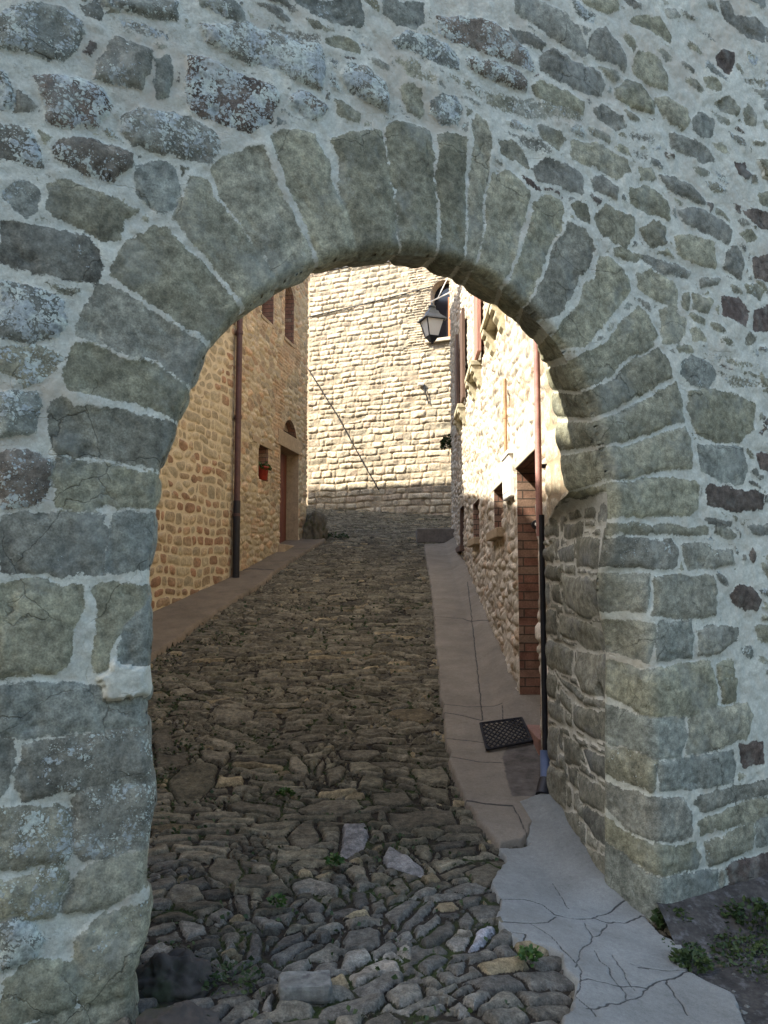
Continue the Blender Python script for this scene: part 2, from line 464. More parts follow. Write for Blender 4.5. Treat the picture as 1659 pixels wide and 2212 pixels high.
class Wall:
    """vertical plane through (x, d) in direction dir; s runs along it"""
    def __init__(s, p0, p1):
        s.p0 = np.array(p0, float); v = np.array(p1, float) - s.p0
        s.L = np.hypot(*v); s.t = v / s.L
        s.n = np.array([-s.t[1], s.t[0]])
        if np.dot(s.n, -s.p0) < 0: s.n = -s.n       # towards the street / eye
    def at(s, u, z, off=0.):
        u = np.asarray(u, float); z = np.asarray(z, float); off = np.asarray(off, float)
        u, z, off = np.broadcast_arrays(u, z, off)
        return np.stack([s.p0[0] + s.t[0] * u + s.n[0] * off, s.p0[1] + s.t[1] * u + s.n[1] * off, z], -1)
    def px(s, px, py, off=0.):
        r = ray(px, py)
        a = np.dot(s.p0, s.n) + off
        k = a / (r[..., 0] * s.n[0] + r[..., 1] * s.n[1])
        P = EYE + r * k[..., None]
        return (P[..., 0] - s.p0[0]) * s.t[0] + (P[..., 1] - s.p0[1]) * s.t[1], P[..., 2]
    def poly(s, pts, ox=0., oy=0., k=1., off=0.):
        p = np.asarray(pts, float) * k + [ox, oy]
        return np.stack(s.px(p[:, 0], p[:, 1], off), -1)

# ------------------------------------------------------------------ the gate wall
SQ = math.hypot(1, .5)
gw = Wall((0, 3.5), (2, 4.5))
assert gw.n[1] < 0
Z1 = (0, 0, .5); Z2 = (829.5, 0, .5); Z3 = (0, 737.3, .5); Z4 = (829.5, 737.3, .5); Z5 = (0, 1474.6, .5); Z6 = (829.5, 1474.6, .5); FU = (0, 0, 1.); ZQ = (1142.8, 1032.2, .3111)
# kind: v voussoir / dressed olive, o olive, l lichen-covered, b bluish, p purple brown, f half hidden by mortar wash, m lump of mortar
WS = []
def stones(tile, kind, *polys):
    for p in polys:
        WS.append((kind, gw.poly(p, *tile)))
# ring, springing to springing
stones(FU, 'v',
 [(118,985),(200,1000),(280,1013),(320,1018),(345,1030),(348,1070),(343,1098),(260,1100),(230,1090),(200,1103),(120,1098),(112,1080)],
 [(105,880),(110,862),(135,855),(160,880),(235,878),(290,895),(340,912),(385,930),(368,970),(352,1012),(320,1008),(240,995),(120,978),(108,940)],
 [(140,770),(165,738),(200,745),(255,768),(340,795),(414,848),(388,922),(330,893),(285,870),(230,855),(155,845),(135,815)],
 [(205,612),(235,610),(300,655),(370,700),(430,737),(457,752),(432,800),(415,842),(340,785),(255,755),(195,735),(165,715),(175,670)])
stones(Z1, 'v',
 [(480,1180),(550,1040),(650,960),(700,970),(780,1060),(880,1150),(1000,1290),(1045,1345),(1030,1410),(965,1480),(880,1460),(740,1370),(600,1270)],
 [(735,940),(790,850),(830,780),(900,780),(920,840),(1010,950),(1130,1100),(1195,1200),(1185,1265),(1055,1340),(1020,1260),(880,1110)],
 [(920,730),(1000,660),(1080,635),(1145,640),(1165,720),(1210,820),(1270,930),(1320,1040),(1335,1120),(1290,1190),(1200,1220),(1140,1100),(1060,990),(950,830)],
 [(1170,590),(1230,560),(1370,590),(1400,660),(1430,760),(1480,860),(1530,960),(1545,1090),(1360,1160),(1345,1070),(1330,980),(1230,790)])
stones(FU, 'v', [(720,300),(780,285),(826,275),(838,330),(850,430),(862,530),(862,560),(800,566),(772,552),(752,470),(738,400)])
stones(Z2, 'v',
 [(10,540),(60,520),(140,540),(200,560),(215,700),(225,900),(230,1060),(230,1110),(75,1110),(75,1040),(50,850),(30,700)],
 [(235,575),(290,575),(350,605),(352,700),(350,900),(345,1110),(245,1110),(245,1000),(230,800)],
 [(385,520),(410,500),(460,540),(462,620),(445,760),(425,950),(405,1130),(360,1110),(365,900),(378,700)],
 [(470,740),(540,735),(630,820),(635,850),(600,960),(570,1070),(525,1240),(400,1220),(420,1100),(440,960),(455,800)],
 [(655,870),(700,835),(760,860),(775,910),(755,1010),(700,1100),(660,1200),(620,1300),(540,1240),(590,1080),(640,930)],
 [(790,950),(870,990),(930,1080),(880,1160),(800,1290),(760,1370),(630,1310),(690,1180),(760,1020)],
 [(940,1120),(985,1120),(1060,1210),(1066,1258),(985,1358),(895,1450),(862,1500),(770,1430),(830,1310),(900,1200)])
stones(FU, 'v', [(1380,655),(1394,670),(1425,725),(1400,745),(1350,770),(1290,800),(1245,805),(1258,790),(1292,752),(1340,704)])
stones(Z4, 'v',
 [(930,20),(1000,0),(1160,0),(1170,15),(1050,80),(970,160),(820,215),(770,150),(750,85)],
 [(1190,20),(1225,70),(1250,150),(1120,215),(1010,285),(880,325),(840,225),(980,175),(1070,85)],
 [(1265,175),(1290,260),(1300,345),(1190,385),(1020,430),(930,445),(890,340),(1020,310),(1140,235)],
 [(1300,375),(1325,440),(1330,545),(1190,565),(1080,590),(950,605),(940,530),(920,455),(1040,450),(1200,405)],
 [(1340,590),(1355,620),(1350,720),(1310,755),(1150,755),(960,768),(955,620),(1180,595)])
NRING = len(WS)
stones(Z1, 'l',
 [(0,60),(60,30),(150,20),(280,45),(350,100),(360,160),(330,230),(280,270),(180,240),(90,210),(0,205)],
 [(490,0),(770,0),(760,90),(640,80),(560,60),(500,25)], [(860,0),(1000,0),(1060,50),(1065,110),(1000,95),(930,60),(860,30)],
 [(860,110),(960,110),(1080,110),(1230,150),(1390,190),(1400,330),(1385,400),(1280,360),(1200,310),(1060,270),(950,215),(880,180)],
 [(420,300),(455,190),(480,160),(560,190),(660,225),(640,290),(600,390),(500,370),(425,340)],
 [(805,250),(860,255),(960,280),(1080,330),(1180,390),(1195,440),(1170,520),(1090,570),(980,550),(900,510),(815,490),(805,400)],
 [(130,320),(200,310),(330,330),(430,370),(480,430),(470,500),(400,550),(300,560),(210,520),(180,450),(150,370)],
 [(0,290),(40,330),(65,440),(40,470),(0,460)], [(0,545),(70,540),(130,560),(180,640),(190,715),(100,700),(0,680)],
 [(530,500),(600,460),(700,480),(830,510),(930,570),(955,630),(910,720),(840,700),(700,670),(580,640),(530,570)],
 [(240,640),(300,600),(380,610),(480,630),(580,670),(585,710),(520,750),(480,790),(390,770),(300,730),(250,690)],
 [(1240,420),(1290,395),(1360,430),(1420,470),(1400,500),(1350,520),(1290,490),(1240,450)],
 [(1460,340),(1500,290),(1580,290),(1680,345),(1695,440),(1680,480),(1600,440),(1500,390)],
 [(0,1220),(100,1220),(200,1250),(280,1300),(285,1390),(240,1450),(130,1475),(0,1475)])
stones(Z1, 'b', [(340,20),(420,0),(440,60),(420,85),(360,60)], [(1270,0),(1560,0),(1580,120),(1480,115),(1340,60)],
 [(590,720),(680,700),(760,740),(780,830),(760,880),(700,930),(640,890),(590,850),(580,780)],
 [(10,830),(60,780),(130,780),(160,830),(150,900),(110,940),(50,900),(10,870)], [(670,260),(735,250),(730,420),(680,430),(660,340)])
stones(Z1, 'f', [(500,100),(600,100),(760,160),(770,190),(640,170),(520,140)], [(1110,100),(1200,95),(1300,130),(1400,150),(1400,200),(1300,170),(1180,140)])
stones(Z1, 'o', [(1110,10),(1180,15),(1260,75),(1240,90),(1160,50)], [(1410,170),(1480,155),(1540,190),(1550,235),(1480,225),(1420,200)],
 [(195,780),(300,790),(450,840),(560,880),(590,900),(540,950),(520,1030),(440,1035),(330,980),(240,940),(195,890)],
 [(0,970),(120,965),(250,985),(370,1020),(430,1080),(435,1150),(400,1220),(300,1210),(150,1170),(0,1150)],
 [(1445,440),(1480,430),(1550,470),(1560,520),(1500,515),(1450,490)])
stones(Z2, 'l', [(230,60),(330,80),(480,110),(620,220),(640,300),(560,270),(420,210),(320,190),(250,140)],
 [(45,170),(100,150),(200,170),(270,200),(320,270),(320,300),(240,275),(130,220),(60,200)],
 [(370,260),(450,260),(560,310),(610,340),(605,390),(520,360),(420,310),(375,285)], [(205,450),(250,420),(310,430),(335,480),(310,540),(250,530),(210,490)])
stones(Z2, 'b', [(0,0),(170,0),(180,90),(130,130),(60,110),(0,60)])
stones(Z2, 'f', [(280,330),(400,370),(600,430),(850,470),(860,520),(640,520),(480,460)], [(30,240),(120,240),(230,340),(220,370),(130,340)],
 [(1550,350),(1600,340),(1659,350),(1659,380),(1600,370)], [(520,560),(620,600),(720,640),(710,670),(620,640)], [(1070,650),(1130,670),(1130,690),(1080,680)],
 [(1060,580),(1160,590),(1170,610),(1080,605)], [(1370,130),(1410,140),(1430,175)], [(1430,740),(1490,760),(1480,800)])
stones(Z2, 'o', [(580,0),(640,0),(760,40),(830,110),(860,180),(870,230),(780,200),(680,130),(580,60)], [(555,145),(640,165),(690,190),(680,205),(600,180)],
 [(680,240),(730,220),(820,260),(930,310),(950,350),(940,400),(870,390),(780,350),(680,300)], [(890,180),(920,145),(960,130),(1010,190),(1035,240),(1035,300),(960,260),(890,225)],
 [(1070,85),(1100,60),(1190,90),(1240,170),(1240,190),(1160,130)], [(1080,250),(1100,225),(1190,260),(1220,320),(1225,385),(1150,360),(1075,310)],
 [(1000,370),(1050,345),(1120,380),(1165,440),(1160,490),(1090,470),(1010,410)], [(1175,430),(1230,430),(1310,480),(1320,510),(1290,560),(1230,540),(1190,470)],
 [(910,470),(950,450),(1030,500),(1045,545),(1000,560),(930,510)], [(640,370),(680,350),(800,400),(860,440),(860,490),(780,460),(660,420)],
 [(860,0),(1010,0),(1010,40),(960,60),(880,20)], [(1440,440),(1490,430),(1530,470),(1520,500),(1460,470)], [(1550,480),(1570,460),(1600,490),(1600,540),(1560,530)],
 [(1245,590),(1320,600),(1400,650),(1430,690),(1380,700),(1300,650),(1245,630)], [(70,365),(110,355),(160,380),(170,480),(150,510),(100,470)],
 [(490,620),(540,610),(600,660),(625,720),(580,700),(510,660)], [(670,560),(760,580),(780,600),(750,640),(680,600)],
 [(810,620),(930,630),(1040,690),(1060,730),(1010,770),(910,720),(810,680)], [(650,730),(700,695),(790,720),(850,760),(855,830),(780,800),(670,770)],
 [(900,780),(950,770),(1010,810),(1010,860),(910,820)], [(1065,820),(1140,810),(1220,870),(1235,960),(1150,920),(1070,870)],
 [(1195,770),(1260,765),(1340,810),(1390,880),(1330,860),(1240,820)], [(1100,735),(1160,735),(1170,770),(1110,775)], [(820,890),(850,875),(880,900),(890,960),(850,940)],
 [(920,950),(960,900),(1080,940),(1085,1010),(1040,1070),(950,1010)], [(1115,990),(1165,960),(1215,990),(1210,1050),(1150,1065)],
 [(1280,910),(1360,900),(1450,960),(1500,1000),(1490,1050),(1400,1010),(1290,960)], [(1255,1030),(1320,1020),(1420,1060),(1430,1150),(1340,1130),(1265,1090)],
 [(1540,1010),(1580,1000),(1605,1030),(1560,1040)], [(1480,1090),(1520,1070),(1550,1110),(1540,1200),(1470,1150)],
 [(1000,1085),(1060,1085),(1110,1110),(1090,1130),(1010,1110)], [(1100,1190),(1150,1170),(1250,1220),(1265,1260),(1260,1330),(1180,1290),(1110,1230)],
 [(1110,1110),(1170,1120),(1260,1150),(1330,1180),(1310,1200),(1190,1170)], [(1195,1345),(1240,1340),(1300,1380),(1300,1440),(1270,1475),(1210,1475)],
 [(1335,1270),(1380,1280),(1420,1310),(1400,1350),(1335,1330)], [(1380,1210),(1450,1215),(1440,1235),(1380,1230)], [(1560,1240),(1600,1230),(1640,1270),(1620,1290),(1570,1260)],
 [(1330,1430),(1370,1440),(1390,1475),(1330,1475)], [(1300,1270),(1315,1270),(1310,1330),(1295,1320)], [(1450,20),(1490,15),(1520,70),(1600,80),(1640,120),(1640,180),(1560,150),(1480,80)],
 [(1210,50),(1260,40),(1275,70),(1230,80)], [(1620,850),(1659,840),(1659,890),(1630,880)])
stones(Z2, 'b', [(1335,520),(1380,485),(1430,520),(1420,580),(1370,590),(1340,560)])
stones(Z2, 'p', [(1440,250),(1470,220),(1510,230),(1515,270),(1490,325),(1440,280)], [(1515,705),(1560,715),(1590,745),(1560,770),(1530,740)],
 [(1550,920),(1600,900),(1680,930),(1680,1000),(1590,960)], [(1590,1110),(1680,1100),(1680,1225),(1600,1190)], [(1465,1290),(1530,1280),(1575,1340),(1560,1410),(1470,1370)],
 [(1600,1340),(1680,1320),(1680,1430),(1600,1420)], [(1405,885),(1420,890),(1415,920)])
stones(Z4, 'b', [(1290,100),(1330,75),(1400,100),(1425,150),(1400,190),(1330,180),(1285,140)], [(1355,450),(1450,450),(1555,460),(1565,540),(1550,600),(1450,600),(1370,560)])
stones(Z4, 'o', [(1320,220),(1400,205),(1500,235),(1600,270),(1595,370),(1540,430),(1430,420),(1350,390),(1320,300)],
 [(985,790),(1080,780),(1250,790),(1400,810),(1400,835),(1250,830),(985,830)], [(1430,800),(1500,810),(1535,840),(1500,850),(1430,835)], [(1570,790),(1680,790),(1680,840),(1600,830)],
 [(980,850),(1120,845),(1240,850),(1265,880),(1260,970),(1240,990),(1100,980),(980,975)], [(1285,870),(1350,865),(1430,890),(1510,900),(1515,960),(1440,980),(1310,980),(1290,930)],
 [(980,1015),(1100,1010),(1155,1010),(1160,1100),(1150,1180),(1060,1170),(980,1165)], [(1170,1020),(1260,1015),(1420,1010),(1435,1060),(1430,1190),(1300,1200),(1165,1190),(1180,1100)],
 [(950,1210),(1000,1205),(1150,1220),(1180,1240),(1160,1330),(1150,1390),(1060,1370),(965,1350)], [(1350,1240),(1410,1220),(1530,1240),(1520,1300),(1450,1350),(1360,1360)],
 [(1385,775),(1500,785),(1500,795),(1400,790)], [(1600,1240),(1680,1220),(1680,1310),(1610,1300)], [(1440,1395),(1510,1390),(1510,1450),(1450,1460)], [(1270,20),(1320,30),(1330,50),(1280,45)])
stones(Z4, 'b', [(1190,1220),(1320,1205),(1335,1260),(1335,1370),(1180,1385),(1170,1300)])
stones(Z4, 'p', [(1390,640),(1470,625),(1560,640),(1640,670),(1640,730),(1540,735),(1470,730),(1390,700)], [(1610,490),(1680,480),(1680,560),(1625,550)], [(1570,910),(1590,890),(1605,930),(1590,960)],
 [(1490,1090),(1530,1040),(1590,1050),(1640,1110),(1620,1160),(1560,1170),(1500,1130)], [(1640,350),(1680,330),(1680,390)])
stones(Z4, 'f', [(1440,140),(1560,160),(1640,200),(1500,200)], [(1380,60),(1480,70),(1620,110),(1500,100)])
stones(FU, 'o', [(1310,1437),(1400,1450),(1530,1430),(1547,1475),(1545,1535),(1480,1545),(1410,1545),(1345,1525),(1310,1500)], [(1557,1474),(1591,1470),(1588,1514),(1560,1514)],
 [(0,1108),(100,1105),(225,1110),(232,1150),(225,1180),(228,1240),(150,1242),(0,1240)], [(0,1262),(60,1255),(140,1258),(180,1262),(178,1320),(165,1380),(155,1430),(125,1455),(0,1468)],
 [(195,1262),(280,1258),(290,1290),(255,1360),(240,1445),(210,1452),(205,1380),(210,1300)], [(0,1600),(20,1605),(25,1650),(20,1700),(0,1720)])
stones(FU, 'b', [(240,1112),(345,1106),(342,1180),(332,1235),(232,1235),(230,1185)], [(290,1270),(325,1255),(340,1370),(330,1440),(262,1435),(262,1350)],
 [(0,1485),(60,1478),(140,1478),(215,1480),(222,1510),(316,1512),(330,1565),(250,1575),(150,1580),(50,1588),(0,1585)])
stones(FU, 'm', [(225,1480),(250,1440),(328,1438),(338,1486),(332,1508),(220,1508)])
stones(FU, 'k', [(50,1612),(120,1605),(200,1590),(328,1575),(345,1680),(300,1690),(220,1690),(160,1700),(60,1715),(48,1660)])
stones(Z3, 'k', [(0,50),(100,20),(200,30),(245,70),(230,120),(150,160),(100,170),(60,130),(0,110)])
stones(Z3, 'l', [(0,210),(80,200),(150,210),(175,260),(165,330),(165,400),(80,410),(0,415)], [(0,480),(100,475),(210,500),(235,560),(215,630),(165,700),(80,715),(0,715)])
stones(Z5, 'k', [(0,545),(100,540),(230,540),(290,560),(300,640),(290,750),(160,770),(0,800)], [(330,470),(420,440),(560,430),(690,430),(695,530),(665,640),(650,690),(500,740),(380,750),(330,700),(340,580)],
 [(0,870),(100,850),(250,790),(290,830),(250,930),(220,990),(100,1000),(0,1000)], [(350,1100),(380,1040),(460,990),(560,980),(655,960),(670,1080),(635,1180),(540,1250),(440,1290),(360,1260),(340,1180)])
stones(Z5, 'l', [(0,1040),(80,1020),(150,1040),(180,1100),(150,1180),(60,1220),(0,1240)])
stones(Z5, 'o', [(320,860),(400,790),(540,760),(655,720),(650,860),(550,910),(440,960),(300,990),(270,980)], [(0,1280),(120,1210),(330,1210),(345,1300),(320,1400),(150,1450),(0,1475)],
 [(360,1290),(440,1300),(540,1260),(610,1200),(595,1300),(500,1370),(360,1410),(340,1350)], [(100,1475),(250,1430),(480,1390),(600,1320),(630,1475),(630,1600),(100,1600)])
stones(Z6, 'b', [(985,145),(1060,150),(1180,160),(1290,150),(1300,220),(1280,320),(1180,330),(1080,310),(985,290)], [(1190,350),(1300,330),(1500,290),(1515,350),(1510,430),(1350,450),(1200,465)],
 [(1000,790),(1060,810),(1120,835),(1190,855),(1340,830),(1435,815),(1445,900),(1400,1010),(1240,1100),(1110,1140),(990,1100)], [(1605,590),(1680,570),(1680,690),(1610,700)])
stones(Z6, 'o', [(1320,160),(1400,110),(1560,95),(1585,140),(1560,230),(1440,280),(1310,300)], [(985,330),(1100,330),(1180,345),(1170,470),(1080,470),(985,450)],
 [(1000,510),(1150,505),(1290,510),(1320,560),(1320,660),(1180,690),(1080,670),(1000,590)], [(1330,510),(1440,470),(1560,450),(1680,420),(1680,470),(1500,520),(1380,555)],
 [(1355,600),(1480,560),(1600,510),(1680,500),(1680,570),(1500,620),(1370,660)], [(990,670),(1100,700),(1210,715),(1340,690),(1365,770),(1360,800),(1200,830),(1110,815),(990,750)],
 [(1390,700),(1500,650),(1590,600),(1595,700),(1550,740),(1410,790)], [(1450,820),(1475,820),(1470,880),(1450,885)])
stones(Z6, 'p', [(1530,270),(1590,245),(1640,260),(1640,350),(1560,370)], [(1480,800),(1560,760),(1680,740),(1680,880),(1560,900),(1490,880)])

JQ = [(ZQ, p) for p in (
 [(60,200),(190,200),(250,260),(230,300),(60,300)], [(260,190),(330,160),(350,200),(470,190),(530,240),(520,280),(400,280),(280,260)], [(60,320),(230,320),(240,400),(60,410)],
 [(290,325),(470,320),(470,400),(400,415),(290,410)], [(60,490),(190,480),(210,540),(190,590),(60,580)], [(240,510),(330,470),(385,470),(390,590),(260,580)],
 [(415,430),(500,420),(580,440),(580,630),(420,620)], [(60,625),(265,620),(265,710),(60,700)], [(285,680),(400,700),(570,710),(575,960),(420,960),(300,900)],
 [(60,740),(150,735),(160,860),(60,870)], [(170,740),(240,740),(265,880),(180,840)], [(60,900),(200,920),(200,1080),(130,1090),(60,1080)],
 [(225,950),(350,990),(440,1010),(520,1080),(560,1190),(400,1190),(330,1120),(230,1080)], [(60,1140),(200,1150),(300,1200),(300,1370),(200,1340),(60,1270)],
 [(340,1210),(560,1240),(555,1540),(480,1510),(380,1480),(330,1350)], [(60,1320),(180,1380),(200,1420),(190,1540),(60,1490)], [(210,1390),(300,1440),(390,1510),(380,1540),(280,1480)],
 [(225,1470),(300,1560),(300,1640),(230,1570)])] + [(Z6, p) for p in (
 [(660,190),(760,200),(745,330),(660,320)], [(830,95),(990,130),(995,245),(900,230),(830,180)], [(780,230),(850,270),(860,360),(800,350)], [(870,290),(990,330),(990,420),(900,380)],
 [(660,340),(790,390),(790,530),(660,500)], [(850,400),(1010,480),(1010,590),(860,500)], [(880,530),(1010,620),(1015,720),(920,660),(880,600)], [(740,540),(850,570),(860,720),(740,640)],
 [(870,720),(1000,740),(1050,870),(1050,930),(950,880),(860,750)])]
GS = [(T, p) for T, ps in (((324.4,1179.7,.3555), (
 [(110,1430),(180,1360),(300,1320),(410,1340),(390,1440),(300,1530),(190,1560),(130,1500)], [(300,1230),(480,1240),(490,1270),(440,1335),(310,1290)], [(310,1190),(390,1165),(520,1200),(520,1235),(400,1225)],
 [(20,1270),(230,1265),(230,1330),(40,1350)], [(20,1130),(130,1120),(140,1180),(180,1220),(30,1250)], [(380,1000),(630,1010),(620,1070),(400,1075)], [(390,980),(560,970),(640,1000),(420,1005)],
 [(840,1190),(870,1165),(950,1210),(960,1255),(930,1265),(860,1240)], [(840,1290),(890,1280),(960,1340),(965,1380),(900,1385),(840,1340)], [(1000,1370),(1050,1280),(1065,1310),(1040,1390),(1010,1400)],
 [(1070,1360),(1150,1320),(1190,1340),(1160,1420),(1080,1465)], [(1140,1240),(1380,1240),(1400,1270),(1280,1300),(1170,1290)], [(1320,1305),(1480,1300),(1550,1340),(1500,1360),(1400,1345)],
 [(1210,1310),(1320,1315),(1420,1375),(1220,1375)], [(1250,1480),(1290,1400),(1420,1420),(1420,1480)], [(1430,1010),(1500,980),(1659,990),(1740,1030),(1700,1080),(1560,1070)], [(1240,1000),(1390,990),(1390,1020),(1260,1030)],
 [(1190,940),(1310,935),(1340,970),(1220,970)], [(900,1600),(1050,1555),(1250,1560),(1300,1600),(1180,1640),(950,1630)], [(460,1580),(560,1540),(790,1570),(780,1640),(620,1610),(480,1610)],
 [(1330,1530),(1550,1500),(1600,1570),(1500,1600),(1350,1570)], [(740,880),(790,855),(820,890),(810,925),(760,930)])),
 ((0,0,1), ([(887,1665),(960,1655),(972,1690),(965,1700),(900,1690)], [(897,1697),(968,1705),(970,1740),(920,1725)], [(833,1760),(980,1755),(985,1782),(850,1790)])),
 ((737.3,1769.5,.2667), (
 [(0,70),(200,60),(220,120),(180,220),(60,280),(0,270)], [(330,310),(400,230),(560,300),(680,370),(690,440),(560,420),(350,360)], [(580,230),(700,200),(760,260),(720,310),(620,280)],
 [(550,110),(640,80),(750,70),(850,110),(760,150),(620,140)], [(800,260),(1000,220),(1110,210),(1080,280),(900,300)], [(1000,410),(1180,350),(1300,400),(1300,440),(1190,540),(1060,500)],
 [(370,500),(480,440),(560,540),(480,600)], [(580,590),(650,550),(770,530),(760,580),(650,610)], [(720,600),(900,570),(1000,600),(930,625),(800,620)], [(340,730),(500,640),(640,630),(520,770),(450,870)],
 [(470,870),(640,680),(700,640),(750,660),(640,800),(540,880)], [(560,890),(760,750),(800,780),(680,920),(600,940)], [(640,980),(760,850),(840,780),(910,840),(900,900),(780,1010),(690,1020)],
 [(910,640),(1130,610),(1140,690),(990,710)], [(930,790),(1040,730),(1080,800),(1050,890),(950,850)], [(1020,1060),(1100,920),(1190,840),(1260,870),(1190,980),(1080,1050)],
 [(0,950),(60,880),(230,820),(320,870),(320,970),(200,1030),(30,1020)], [(0,1080),(200,1030),(230,1110),(60,1180),(0,1170)], [(50,1230),(330,1100),(470,1120),(470,1190),(300,1240),(80,1320)],
 [(350,1390),(480,1310),(650,1320),(640,1400),(470,1490)], [(600,1150),(740,1070),(860,1100),(720,1220),(630,1190)], [(840,1160),(1000,1120),(1020,1200),(960,1230)], [(880,1370),(1050,1310),(1100,1340),(930,1410)],
 [(600,1530),(800,1460),(880,1470),(760,1550)], [(190,1600),(400,1540),(520,1610),(430,1659),(160,1659)], [(960,1440),(1100,1390),(1200,1400),(1080,1510)], [(80,560),(210,570),(220,640),(150,690),(90,650)],
 [(230,650),(330,610),(360,690),(270,730)], [(30,420),(100,350),(200,360),(210,460),(120,500)], [(240,430),(330,410),(410,450),(360,510),(260,500)], [(20,790),(330,770),(330,810),(60,860)])),
 ((294.9,1769.5,.2667), (
 [(580,420),(640,340),(830,340),(850,430),(760,530),(600,480)], [(1230,130),(1340,40),(1430,30),(1510,170),(1380,210),(1250,200)], [(1240,350),(1400,310),(1640,320),(1650,350),(1450,380)],
 [(1260,520),(1400,470),(1640,540),(1620,610),(1400,570),(1280,590)], [(1000,660),(1200,590),(1270,610),(1200,700),(1020,720)], [(1320,690),(1420,630),(1520,680),(1500,740),(1380,740)],
 [(1270,820),(1360,760),(1420,800),(1340,840)], [(1080,1070),(1180,930),(1330,890),(1360,940),(1200,1030)], [(1090,1090),(1330,980),(1450,960),(1350,1040),(1170,1150)],
 [(890,1110),(920,920),(1010,940),(1030,1110),(960,1130)], [(1000,1180),(1110,1150),(1210,1240),(1170,1290),(1040,1220)], [(930,800),(1060,790),(1190,850),(1020,890)], [(330,840),(560,850),(590,920),(390,960)],
 [(400,990),(680,970),(700,1040),(450,1040)], [(780,620),(900,610),(910,800),(800,740)], [(560,780),(700,720),(780,760),(680,830)], [(1110,390),(1210,370),(1280,440),(1200,490)],
 [(560,1170),(640,1130),(710,1200),(660,1260)], [(1000,1500),(1100,1380),(1120,1420),(1080,1520)]))) for p in ps]
PALE = {25: .97, 26: .96, 15: .9, 40: 1., 43: .93}
S1 = float(gw.px(1415, 1700)[0])
def bend(S, Z):
    """right jamb turns into the opening: returns s', offset, angle"""
    S, Z = np.broadcast_arrays(np.asarray(S, float), np.asarray(Z, float))
    d = S1 - S
    th = R(80) * sst(1.95, 1.15, Z) * (S > .3)
    dd = np.maximum(d + .06, 0)
    Ic = np.zeros(S.shape); Is = np.zeros(S.shape)
    K = 24
    for k in range(K):
        q = -.06 + dd * (k + .5) / K
        a = th * sst(-.06, .07, q)
        Ic += np.cos(a) * dd / K; Is += np.sin(a) * dd / K
    a = th * sst(-.06, .07, d)
    return np.where(d > -.06, S1 + .06 - Ic, S), -Is, a

def FP(S, Z, H):
    s2, off, a = bend(S, Z)
    P = gw.at(s2, Z, off)
    N = np.zeros(P.shape)
    ca, sa = np.cos(a), np.sin(a)
    N[..., 0] = gw.n[0] * ca - gw.t[0] * sa; N[..., 1] = gw.n[1] * ca - gw.t[1] * sa
    return P + N * np.asarray(H, float)[..., None]

EDGE_PX = [(312,2480),(310,2212),(295,2163),(294,2116),(306,2079),(322,2034),(330,1999),(329,1929),(322,1906),(323,1859),(331,1789),(341,1743),(342,1696),(335,1650),(327,1568),(320,1533),(315,1513),(329,1507),(334,1486),(329,1440),
 (335,1370),(330,1300),(327,1252),(330,1211),(338,1180),(341,1110),(345,1064),(348,1029),(352,1005),(372,965),(386,925),(398,880),(413,848),(432,795),(456,750),(486,712),(520,675),(556,648),(597,620),(632,596),(668,578),(708,564),(750,552),(800,546),(850,543),(900,545),(945,550),(1010,572),(1046,588),(1080,610),(1115,638),(1150,670),
 (1184,704),(1215,740),(1240,783),(1262,830),(1278,866),(1290,900),(1304,964),(1314,1000),(1322,1037),(1325,1110),(1322,1200),(1318,1300),(1313,1450),(1312,1600),(1312,1800),(1312,2000),(1312,2200)]
e_s, e_z = gw.px(*np.array(EDGE_PX, float).T)
ED = np.stack([e_s, e_z], -1)
OPEN = ED                                     # closed below ground
CEN = np.array([.2, 1.97])
for i in range(NRING):                         # voussoirs run right down to the arris
    k_, pl = WS[i]
    v = CEN - pl; L = np.linalg.norm(v, axis=1, keepdims=True)
    dd = -poly_sdf(OPEN, pl[:, 0], pl[:, 1])[:, None]
    WS[i] = (k_, pl + v / L * np.where(dd < .085, .12, 0))
for i in range(NRING, len(WS)):                # quoins run to the arris too
    k_, pl = WS[i]
    h_ = poly_sdf(OPEN, pl[:, 0], pl[:, 1])
    pl = pl.copy(); pl[:, 0] += np.where((h_ > -.07) & (pl[:, 1] < 2.0), np.where(pl[:, 0] > .3, -.10, .10), 0)
    WS[i] = (k_, pl)
GROW = dict(v=.004, o=.004, k=.010, l=.004, b=.004, p=.0, f=0., m=0.)
def arclen(p): return np.concatenate([[0], np.cumsum(np.hypot(*np.diff(p, axis=0).T))])
R_AR = .042

